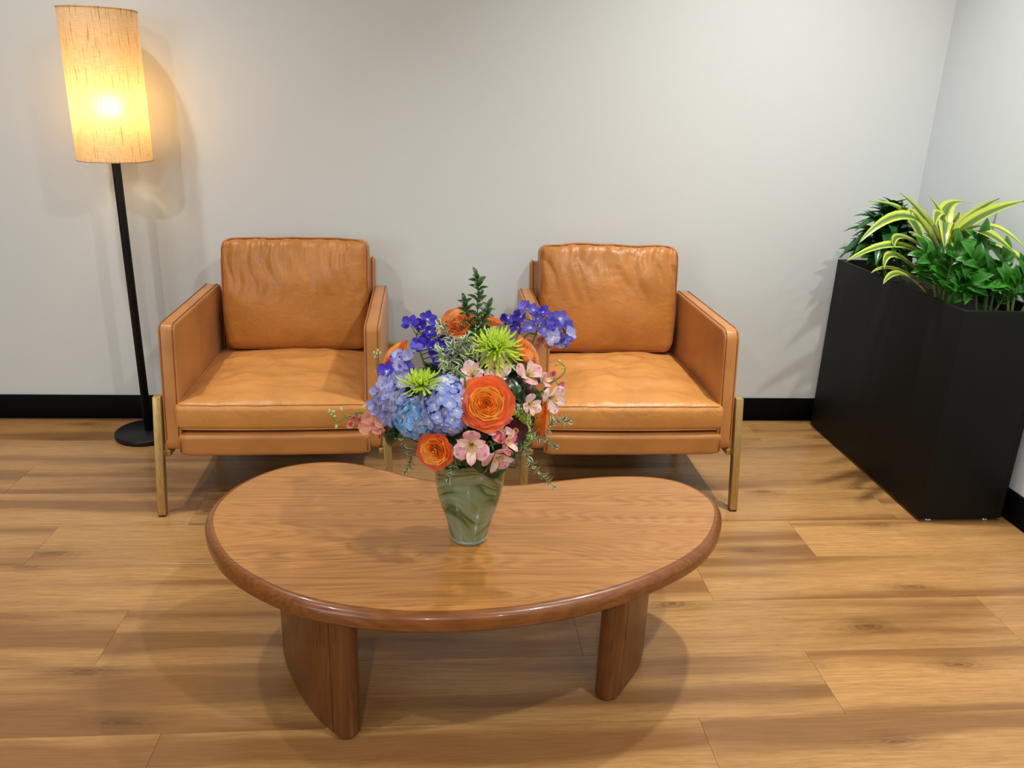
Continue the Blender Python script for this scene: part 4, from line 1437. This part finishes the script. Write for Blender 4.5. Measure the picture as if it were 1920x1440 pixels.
def spike(name, label, cat, pts, stem, key_of, size, centre, group=None):
    base = Vector(stem[0])
    t = thing(name, label, cat, base, None, group)
    part('stem', tube_mesh('stem', [q - base for q in catmull(stem, 6)], 0.0022, 6), M['stem'], t)
    sp = catmull(stem, 8)
    rnd = random.Random(len(label) * 13)
    for j, p in enumerate(pts):
        p = Vector(p)
        near = min(sp, key=lambda s: (s - p).length)
        d = (p - near)
        d = d.normalized() if d.length > 0.004 else Vector((0, -1, 0.3))
        d = (d + Vector((0, -1.05, 0.35)) + Vector((rnd.uniform(-.5, .5), rnd.uniform(-.4, .2), rnd.uniform(-.4, .5)))).normalized()
        rot = d.to_track_quat('Z', 'Y').to_matrix().to_4x4()
        s = size * rnd.uniform(0.82, 1.12)
        fo = part('floret', bee_me, None, t, Matrix.Translation(p - base) @ rot @ rz(rnd.uniform(0, 72)) @ Matrix.Scale(s, 4))
        kk = key_of(j, rnd)
        for k in range(5):
            part('petal', del_p[kk, (j + k) % 2], None, fo, rz(72 * k) @ Matrix.Rotation(R(rnd.uniform(-34, 16)), 4, 'Y'))
        pe = tube_mesh('pedicel', [near - base, (near + p) / 2 - base - d * 0.004, p - base - d * 0.004], 0.0009, 5)
        part('pedicel', pe, M['stem_dark'], t)
    return t


spike('delphinium', 'deep violet delphinium stem at the upper left of the bouquet', 'flower', DELPH_VIOLET,
      [(0.03, 1.675, 0.47), (0.0, 1.69, 0.68), (-0.045, 1.69, 0.80), (-0.062, 1.71, 0.86)], lambda j, r: 'violet', 0.0205, None, 'delphinium spikes in the bouquet')
spike('delphinium', 'pale lavender delphinium spike trailing down the left of the bouquet', 'flower', DELPH_LAVENDER,
      [(0.035, 1.66, 0.47), (-0.02, 1.66, 0.68), (-0.075, 1.64, 0.80), (-0.115, 1.61, 0.765), (-0.135, 1.60, 0.72)],
      lambda j, r: 'violet' if j == 4 else ('peri' if j < 3 else 'lav'), 0.0215, None, 'delphinium spikes in the bouquet')
spike('delphinium', 'arching violet blue delphinium spike in front of the right chair back', 'flower', DELPH_PERIWINKLE,
      [(0.075, 1.68, 0.47), (0.15, 1.71, 0.70), (0.200, 1.74, 0.845), (0.215, 1.75, 0.885), (0.255, 1.745, 0.880), (0.275, 1.73, 0.845), (0.268, 1.72, 0.825)],
      lambda j, r: 'violet' if j in (0, 1, 4, 13) else ('lav' if j in (9, 10, 11) else 'peri'), 0.0200, None, 'delphinium spikes in the bouquet')

# ------------------------------------------------------------------ stock sprays
stock_me = {}
for key in ('stock', 'stock_pink'):
    me = whorl_mesh('floret', 5, 1.0, obov(1.1, 0.6, 0.3, 0.5), 25, 80, cup=0.3, nx=4, ny=4, ruffle=0.16, r0=0.03)
    me.materials.append(M[key])
    stock_me[key] = me
    me = whorl_mesh('half_open_floret', 5, 1.0, obov(0.9, 0.6, 0.3, 0.5), 5, 30, cup=0.6, nx=4, ny=4, ruffle=0.08, r0=0.12)
    me.materials.append(M[key])
    stock_me[key + '_shut'] = me
bud_me = ball_mesh('bud', 1.0, 0.7, 0.7, 1.1, 8, 6)
bud_me.materials.append(M['bud'])


def stock(label, stem, florets, shut, buds, key, size, seed):
    base = Vector(stem[0])
    t = thing('stock_flower', label, 'flower', base, None, 'pink stock sprays in the bouquet')
    sp = catmull(stem, 8)
    part('stem', tube_mesh('stem', [q - base for q in sp], lambda s: 0.0028 * (1 - 0.55 * s), 6), M['stem'], t)
    rnd = random.Random(seed)
    for grp, mk in ((florets, key), (shut, key + '_shut')):
        for p in grp:
            p = Vector(p)
            d = Vector((rnd.uniform(-.6, .6), -0.8, rnd.uniform(-.3, .6))).normalized()
            part('floret', stock_me[mk], None, t, Matrix.Translation(p - base) @ d.to_track_quat('Z', 'Y').to_matrix().to_4x4() @ Matrix.Scale(size * rnd.uniform(0.8, 1.15), 4))
            near = min(sp, key=lambda s: (s - p).length)
            if (near - p).length > 0.006:
                part('pedicel', tube_mesh('pedicel', [near - base, p - base], 0.0009, 5), M['stem'], t)
    for p in buds:
        p = Vector(p)
        near = min(sp, key=lambda s: (s - p).length)
        d = (p - near) if (p - near).length > 0.003 else Vector((0, 0, 1))
        part('bud', bud_me, None, t, Matrix.Translation(p - base) @ d.to_track_quat('Z', 'Y').to_matrix().to_4x4() @ Matrix.Scale(0.0040 * rnd.uniform(0.8, 1.3), 4))
        part('pedicel', tube_mesh('pedicel', [near - base, p - base], 0.0007, 5), M['stem'], t)
    return t


stock('pink stock spray reaching out left over the left chair seat, green buds at its tip', STOCK_A_STEM, STOCK_A2, STOCK_A, STOCK_A_BUDS, 'stock', 0.0185, 3)
stock('small pink stock spray with curled green tip before the right chair seat', STOCK_B_STEM, [], STOCK_B[:2], STOCK_B[2:] + [(0.2515, 1.68, 0.812)], 'stock_pink', 0.0165, 5)
stock('peach stock flowers behind the arching delphinium at the upper right', [(0.08, 1.69, 0.48), (0.14, 1.75, 0.70), (0.18, 1.785, 0.83), (0.21, 1.785, 0.845)], STOCK_C, [], [], 'stock', 0.0175, 7)

# ------------------------------------------------------------------ hellebore, buds, lime florets
q = facing((0.1, -0.95, 0.25))
hb = thing('hellebore', 'dark burgundy hellebore with pale stamens at the lower right of the bouquet', 'flower', HELLEBORE, q)
hm = petal_mesh('petal', 1.0, obov(0.95, 0.55, 0.35, 0.3), 52, 88, cup=0.22, nx=4, ny=5, ruffle=0.03)
hm.materials.append(M['burgundy'])
for j in range(5):
    part('petal', hm, None, hb, rz(72 * j + 18) @ Matrix.Scale(0.027, 4))
sm = tube_mesh('stamen', [(0.05, 0, 0), (0.18, 0, 0.25), (0.36, 0, 0.36)], lambda s: 0.018 + 0.03 * (s > 0.9), 5)
sm.materials.append(M['stamen'])
for j in range(22):
    part('stamen', sm, None, hb, rz(j * 137.5) @ Matrix.Scale(0.024 * (0.6 + 0.4 * ((j * 7) % 5) / 4), 4))
add_stem(hb, HELLEBORE, q, M['stem_dark'], 0.002)
for i, (p, lab) in enumerate(zip(BERRIES, ('burgundy bud beside the cream pink alstroemeria', 'burgundy bud above the large orange rose on its right', 'burgundy bud right below the open hellebore'))):
    t = thing('hellebore_bud', lab, 'flower bud', p, Quaternion(), 'burgundy buds in the bouquet')
    part('bud', ball_mesh('bud', 0.0105, 1, 1, 1.25, 12, 8), M['berry'], t)
    part('calyx', calyx_me, None, t, Matrix.Translation((0, 0, -0.011)) @ Matrix.Scale(0.03, 4))
    add_stem(t, p, Quaternion(), M['stem_dark'], 0.0014)
gb = Vector((0.10, 1.62, 0.60))
t = thing('viburnum', 'lime green clustered filler flower between the white pink and orange blooms', 'flower', gb)
for j, p in enumerate(GREEN_TUFT):
    p = Vector(p) - gb
    cl = part('cluster', ball_mesh('cluster', 0.004, 1, 1, 1, 6, 4), M['green_fl'], t, Matrix.Translation(p))
    for k in range(7):
        d = Vector((math.cos(k * 2.4), -0.6 + 0.3 * math.sin(k), math.sin(k * 2.4))).normalized()
        part('floret', bud_me if k % 3 == 0 else ball_mesh('floret', 1.0, 1, 1, 0.7, 6, 4), M['green_fl'], cl, Matrix.Translation(d * 0.006) @ Matrix.Scale(0.0034, 4))
    part('stem', tube_mesh('stem', [Vector((-0.03, 0.05, -0.08)), p * 0.5 + Vector((0, 0.01, 0)), p], 0.0008, 5), M['stem'], t)

# ------------------------------------------------------------------ greenery in the vase
leaf_mesh = {}
for key, mk, L, W, bend in (('box', 'leaf_box', 1.0, 0.52, 0.25), ('var', 'leaf_var', 1.0, 0.48, 0.35), ('dark', 'leaf_dark', 1.0, 0.5, 0.2), ('big', 'leaf_big', 1.0, 0.46, 0.25)):
    me = oval_leaf('leaf', L, W, bend, 0.25, 1.0 if key != 'box' else 1.4)
    me.materials.append(M[mk])
    leaf_mesh[key] = me


def sprig(label, stem, key, n, size, seed, spread=0.9, name='leafy_sprig', group='green sprigs in the bouquet', into=True, r=0.0014):
    base = Vector(stem[0])
    t = thing(name, label, 'sprig', base, None, group)
    h = Vector((base.x - NECK.x, base.y - NECK.y, 0))
    hk = min(0.5, 0.06 / max(1e-6, h.length))
    path = ([NECK + h * hk * 0.5 + Vector((0, 0, -0.07)), NECK + h * hk + Vector((0, 0, 0.058 + 0.03 * (base.z > 0.64)))] if into else []) + [Vector(p) for p in stem]
    sp = catmull(path, 10)
    part('stem', tube_mesh('stem', [q - base for q in sp], lambda s: r * (1.2 - 0.7 * s), 5), M['stem_dark'] if key == 'box' else M['stem'], t)
    sp = catmull(stem, 14)
    rnd = random.Random(seed)
    for j in range(n):
        s = (j // 2 + 0.5 + 0.15 * (j % 2)) / ((n + 1) // 2)
        x = s * (len(sp) - 1)
        i0 = min(len(sp) - 2, int(x))
        p = sp[i0].lerp(sp[i0 + 1], x - i0)
        tg = (sp[i0 + 1] - sp[i0]).normalized()
        side = tg.cross(Vector((0, -1, 0.2)))
        side = side.normalized() if side.length > 1e-3 else Vector((1, 0, 0))
        side = Quaternion(tg, rnd.uniform(-0.5, 0.5) + (0 if (j // 2) % 2 == 0 else 1.2)) @ side
        if j % 2:
            side = -side
        if j == n - 1:
            d = tg
        else:
            d = (side * spread + tg * rnd.uniform(0.55, 0.95)).normalized()
        nm = tg * 0.9 - Vector((0, 1, 0)) * 0.6 + Vector((rnd.uniform(-.3, .3), rnd.uniform(-.3, .3), 0.3))
        part('leaf', leaf_mesh[key], None, t, basis(d, nm, p - base, size * rnd.uniform(0.75, 1.15) * (1 - 0.25 * s)))
    return t


sprig('upright dark green boxwood sprig rising above the bouquet', SPRIG_TOP, 'box', 21, 0.031, 1)
sprig('shorter boxwood sprig leaning left of the upright one', SPRIG_TOP2, 'box', 15, 0.027, 2)
sprig('shorter boxwood sprig leaning right of the upright one', SPRIG_TOP3, 'box', 15, 0.027, 3)
sprig('variegated cream edged sprig beside the violet delphinium', SPRIG_VAR, 'var', 40, 0.028, 4)
sprig('variegated cream edged sprig touching the lime chrysanthemum on its left', SPRIG_VAR2, 'var', 38, 0.028, 5)
sprig('variegated cream edged sprig between the lavender delphinium and the curling stem', SPRIG_VAR3, 'var', 36, 0.026, 6)
sprig('variegated cream edged sprig in the middle of the bouquet above the hydrangea', SPRIG_VAR4, 'var', 40, 0.028, 8)
sprig('small leaved sprig sticking out right before the right chair front', SPRIG_RIGHT, 'var', 26, 0.021, 9)
sprig('small leaved sprig below the sideways orange rose', SPRIG_RIGHT2, 'var', 26, 0.020, 10)
sprig('trailing sprig hanging from the bouquet to the table edge on the right', SPRIG_TRAIL, 'var', 26, 0.020, 11)
sprig('trailing sprig hanging left of the vase toward the table', SPRIG_LEFT, 'var', 26, 0.021, 12)
sprig('leafy sprig beside the blue hydrangea on its left', SPRIG_LEFT2, 'var', 14, 0.020, 13)
sprig('short leafy sprig hanging over the front of the vase', SPRIG_BOTTOM, 'var', 18, 0.024, 14)
t = sprig('thin stalk with green buds in front of the left chair arm', SPRIG_BUD, 'var', 4, 0.010, 15, r=0.0012)
for p in ((0, 0), (-0.006, 0.002), (0.007, 0.001), (0.002, 0.007), (-0.004, -0.008)):
    part('bud', bud_me, None, t, Matrix.Translation(Vector(SPRIG_BUD[-1]) - Vector(SPRIG_BUD[0]) + Vector((p[0], 0, p[1]))) @ Matrix.Scale(0.0036, 4))
base = Vector(CURL[0])
t = thing('budding_stem', 'pale green curling stem with a budding tip in the middle of the bouquet', 'stem', base)
part('stem', tube_mesh('stem', [p - base for p in catmull([(0.05, 1.62, 0.5)] + CURL, 8)], lambda s: 0.0024 * (1.1 - 0.4 * s), 6), M['stem'], t)
for j in range(16):
    p = Vector(CURL[-1]).lerp(Vector(CURL[-3]), (j % 8) / 8.0) - base
    d = Vector((math.cos(j * 2.4), -0.5, math.sin(j * 2.4))).normalized()
    part('bud', bud_me, None, t, Matrix.Translation(p + d * 0.006) @ d.to_track_quat('Z', 'Y').to_matrix().to_4x4() @ Matrix.Scale(0.0034, 4))
LEAF_AT = ['upper right of the large orange rose', 'just right of the burgundy bud', 'under the cream pink alstroemeria', 'over the large orange rose',
           'under the forward facing pink alstroemeria', 'below the hellebore over the vase rim', 'over the front of the vase on its right', 'beside the lime filler flower',
           'below the peach orange rose', 'behind the white pink alstroemeria', 'under the drooping pink alstroemeria', 'left of the hellebore',
           'behind the pale peach stock on the left', 'below the lavender delphinium', 'above the hydrangea near the curling stem', 'between the hydrangea and the pink alstroemeria',
           'between the two front roses', 'under the turquoise hydrangea', 'under the side-on chrysanthemum', 'under the round lime chrysanthemum']
for i, (p, n) in enumerate(BIG_LEAVES):
    p, n = Vector(p), Vector(n).normalized()
    t = thing('leaf_stem', 'dark green leaf ' + LEAF_AT[i], 'leaf', p, None, 'single green leaves in the bouquet')
    rnd = random.Random(300 + i)
    d = (p - Vector((0.0585, 1.67, 0.66)))
    d = (d - n * d.dot(n)).normalized()
    L = 0.060 if i not in (6, 5) else 0.045
    for j in range(3):
        dd = Quaternion(n, (j - 1) * 0.9 + rnd.uniform(-.3, .3)) @ d
        part('leaf', leaf_mesh['big' if i in (5, 6, 13) else 'dark'], None, t, basis(dd, n + Vector((rnd.uniform(-.3, .3), 0, rnd.uniform(-.3, .3))), -d * L * 0.5, L * rnd.uniform(0.8, 1.1)))
    h = Vector((p.x - NECK.x, p.y - NECK.y, 0))
    rim = NECK + h * min(0.4, 0.06 / max(1e-6, h.length)) + Vector((0, 0, 0.055))
    part('stem', tube_mesh('stem', [q2 - p for q2 in catmull([p - d * L * 0.5, p.lerp(rim, 0.5), rim, NECK + h * min(0.2, 0.03 / max(1e-6, h.length)) + Vector((0, 0, -0.06))], 4)], 0.0013, 5), M['stem_dark'], t)

# the dark leaf mass deep inside the bouquet, seen only as gaps between the blooms
rnd = random.Random(77)
fv, ff, fu = [], [], []
src = leaf_mesh['dark']
sv = [v.co.copy() for v in src.vertices]
sf = [tuple(p.vertices) for p in src.polygons]
su = [(0.5, 0.5)] * len(sv)
for lp in src.loops:
    su[lp.vertex_index] = tuple(src.uv_layers[0].data[lp.index].uv)
for j in range(150):
    d = Vector((rnd.gauss(0, 1), rnd.gauss(0, 1), rnd.gauss(0, 1))).normalized() * rnd.uniform(0.35, 1.0)
    p = Vector((0.055 + d.x * 0.125, 1.66 + d.y * 0.085, 0.735 + d.z * 0.085))
    mm = basis(d + Vector((rnd.uniform(-.6, .6), rnd.uniform(-.6, .6), rnd.uniform(-.4, .6))), (rnd.uniform(-.5, .5), -0.8, 0.7), p, rnd.uniform(0.035, 0.055))
    o = len(fv)
    fv += [mm @ q2 for q2 in sv]
    ff += [tuple(i + o for i in q2) for q2 in sf]
    fu += su
fo = part('foliage', mesh('foliage', fv, ff, fu), M['leaf_dark'], None, kind='stuff')
fo['label'] = 'dark green filler foliage deep between the flowers of the bouquet'
fo['category'] = 'foliage'

# ------------------------------------------------------------------ plants in the planter
SOIL = Z1 - 0.056
lb = Vector(LIME_BASE)
lb.z = SOIL
t = thing('variegated_dracaena', 'lime and green striped dracaena arching over the planter', 'plant', lb)
part('stem', tube_mesh('stem', [q2 - lb for q2 in catmull([lb, lb + Vector((0.0, 0.02, 0.08)), Vector(LIME_LEAVES[0][0]) + Vector((0, 0, 0.01))], 5)], 0.009, 8), M['stem'], t)
for i, (a, b, c, w) in enumerate(LIME_LEAVES):
    a = Vector(a)
    core = Vector((lb.x, lb.y + 0.02, max(SOIL + 0.02, a.z - 0.02)))
    a2 = a.lerp(core, 0.35)
    me = strap_mesh('leaf', [q2 - lb for q2 in bez(a2, b, c, 12)], w, 0.28, up=(0.0, -0.45, 0.9), twist=0.25 * math.sin(i * 2.1))
    part('leaf', me, M['lime_leaf'], t)
rnd = random.Random(55)
for i in range(10):
    a = rnd.uniform(0, 2 * PI)
    rr = rnd.uniform(0.08, 0.16)
    z = rnd.uniform(0.02, 0.12)
    p0 = lb + Vector((0, 0.01, 0.03 + z * 0.5))
    ex = Vector((max(-0.12, min(0.12, rr * math.cos(a))), rr * math.sin(a), z + 0.06))
    me = strap_mesh('leaf', [q2 - lb for q2 in bez(p0, p0 + ex * 0.6 + Vector((0, 0, 0.05)), p0 + ex, 9)], 0.026, 0.28)
    part('leaf', me, M['lime_leaf'], t)

db, dt = Vector(DARK_BASE), Vector(DARK_TOP)
db.z = SOIL
dt.x, dt.y = db.x + 0.01, db.y
db.x -= 0.010
dt.x -= 0.020
t = thing('compact_dracaena', 'dark green compact dracaena with whorled pointed leaves by the wall', 'plant', db)
part('stem', tube_mesh('stem', [Vector((0, 0, 0)), (dt - db) * 0.5, (dt - db) * 0.96], 0.010, 8), M['stem_dark'], t)
cm = []
CW = 0.46
for k in range(3):
    me = strap_mesh('leaf', bez((0, 0, 0), (0, 0.55, 0.05 + 0.1 * k), (0, 1.0, -0.02 - 0.10 * k), 8), CW, 0.32)
    me.materials.append(M['compact'])
    cm.append(me)
rnd = random.Random(9)
N = 110
for j in range(N):
    s = j / (N - 1)
    a = j * 2.39996
    el = R(6 + 64 * s ** 1.5 + rnd.uniform(-6, 6))
    d = Vector((math.cos(a) * math.cos(el), math.sin(a) * math.cos(el), math.sin(el)))
    nz = Vector((-math.cos(a) * math.sin(el), -math.sin(a) * math.sin(el), math.cos(el)))
    L = (0.165 - 0.06 * s ** 2.5) * rnd.uniform(0.85, 1.1)
    if d.x > 0.2:
        L *= 0.9
    part('leaf', cm[j % 3], None, t, basis(d, nz, (dt - db) * (0.42 + 0.58 * s), L))

zz_me = []
for k in range(2):
    me = oval_leaf('leaflet', 1.0, 0.46 + 0.08 * k, 0.18, 0.22, 1.1)
    me.materials.append(M['zz'])
    zz_me.append(me)


def zz(label, stems, seed, size):
    base = Vector(stems[0][0])
    base.z = SOIL
    t = thing('zz_plant', label, 'plant', base, None, 'glossy oval leaved plants in the planter')
    rnd = random.Random(seed)
    for a, b, c in stems:
        a = Vector(a)
        a.z = SOIL
        pts = catmull([a, b, c], 7)
        part('stem', tube_mesh('stem', [q2 - base for q2 in pts], lambda s: 0.0055 * (1 - 0.7 * s), 6), M['stem'], t)
        n = 14
        for j in range(n):
            s = 0.34 + 0.66 * (j // 2 + 0.5) / (n // 2)
            x = min(s, 0.999) * (len(pts) - 1)
            i0 = int(x)
            p = pts[i0].lerp(pts[min(i0 + 1, len(pts) - 1)], x - i0)
            tg = (pts[min(i0 + 1, len(pts) - 1)] - pts[max(0, i0 - 1)]).normalized()
            sd = tg.cross(Vector((0.3, -1, 0.3))).normalized() * (1 if j % 2 else -1)
            sd = Quaternion(tg, rnd.uniform(-0.6, 0.6)) @ sd
            d = (sd + tg * rnd.uniform(0.5, 0.9) + Vector((0, 0, 0.2))).normalized()
            part('leaflet', zz_me[j % 2], None, t, basis(d, Vector((rnd.uniform(-.3, .3), -0.8, 0.7)) , p - base, size * rnd.uniform(0.8, 1.1)))
        part('leaflet', zz_me[0], None, t, basis((pts[-1] - pts[-3]), (0, -0.8, 0.6), pts[-1] - base, size))


zz('glossy green plant with oval leaves in the middle front of the planter', ZZ_A, 21, 0.075)
zz('glossy green plant with oval leaves at the near end of the planter', ZZ_B, 22, 0.075)
zz('glossy green plant with oval leaves against the right wall', ZZ_C, 23, 0.070)
zz('low green plant with oval leaves under the compact dracaena', ZZ_D, 24, 0.050)
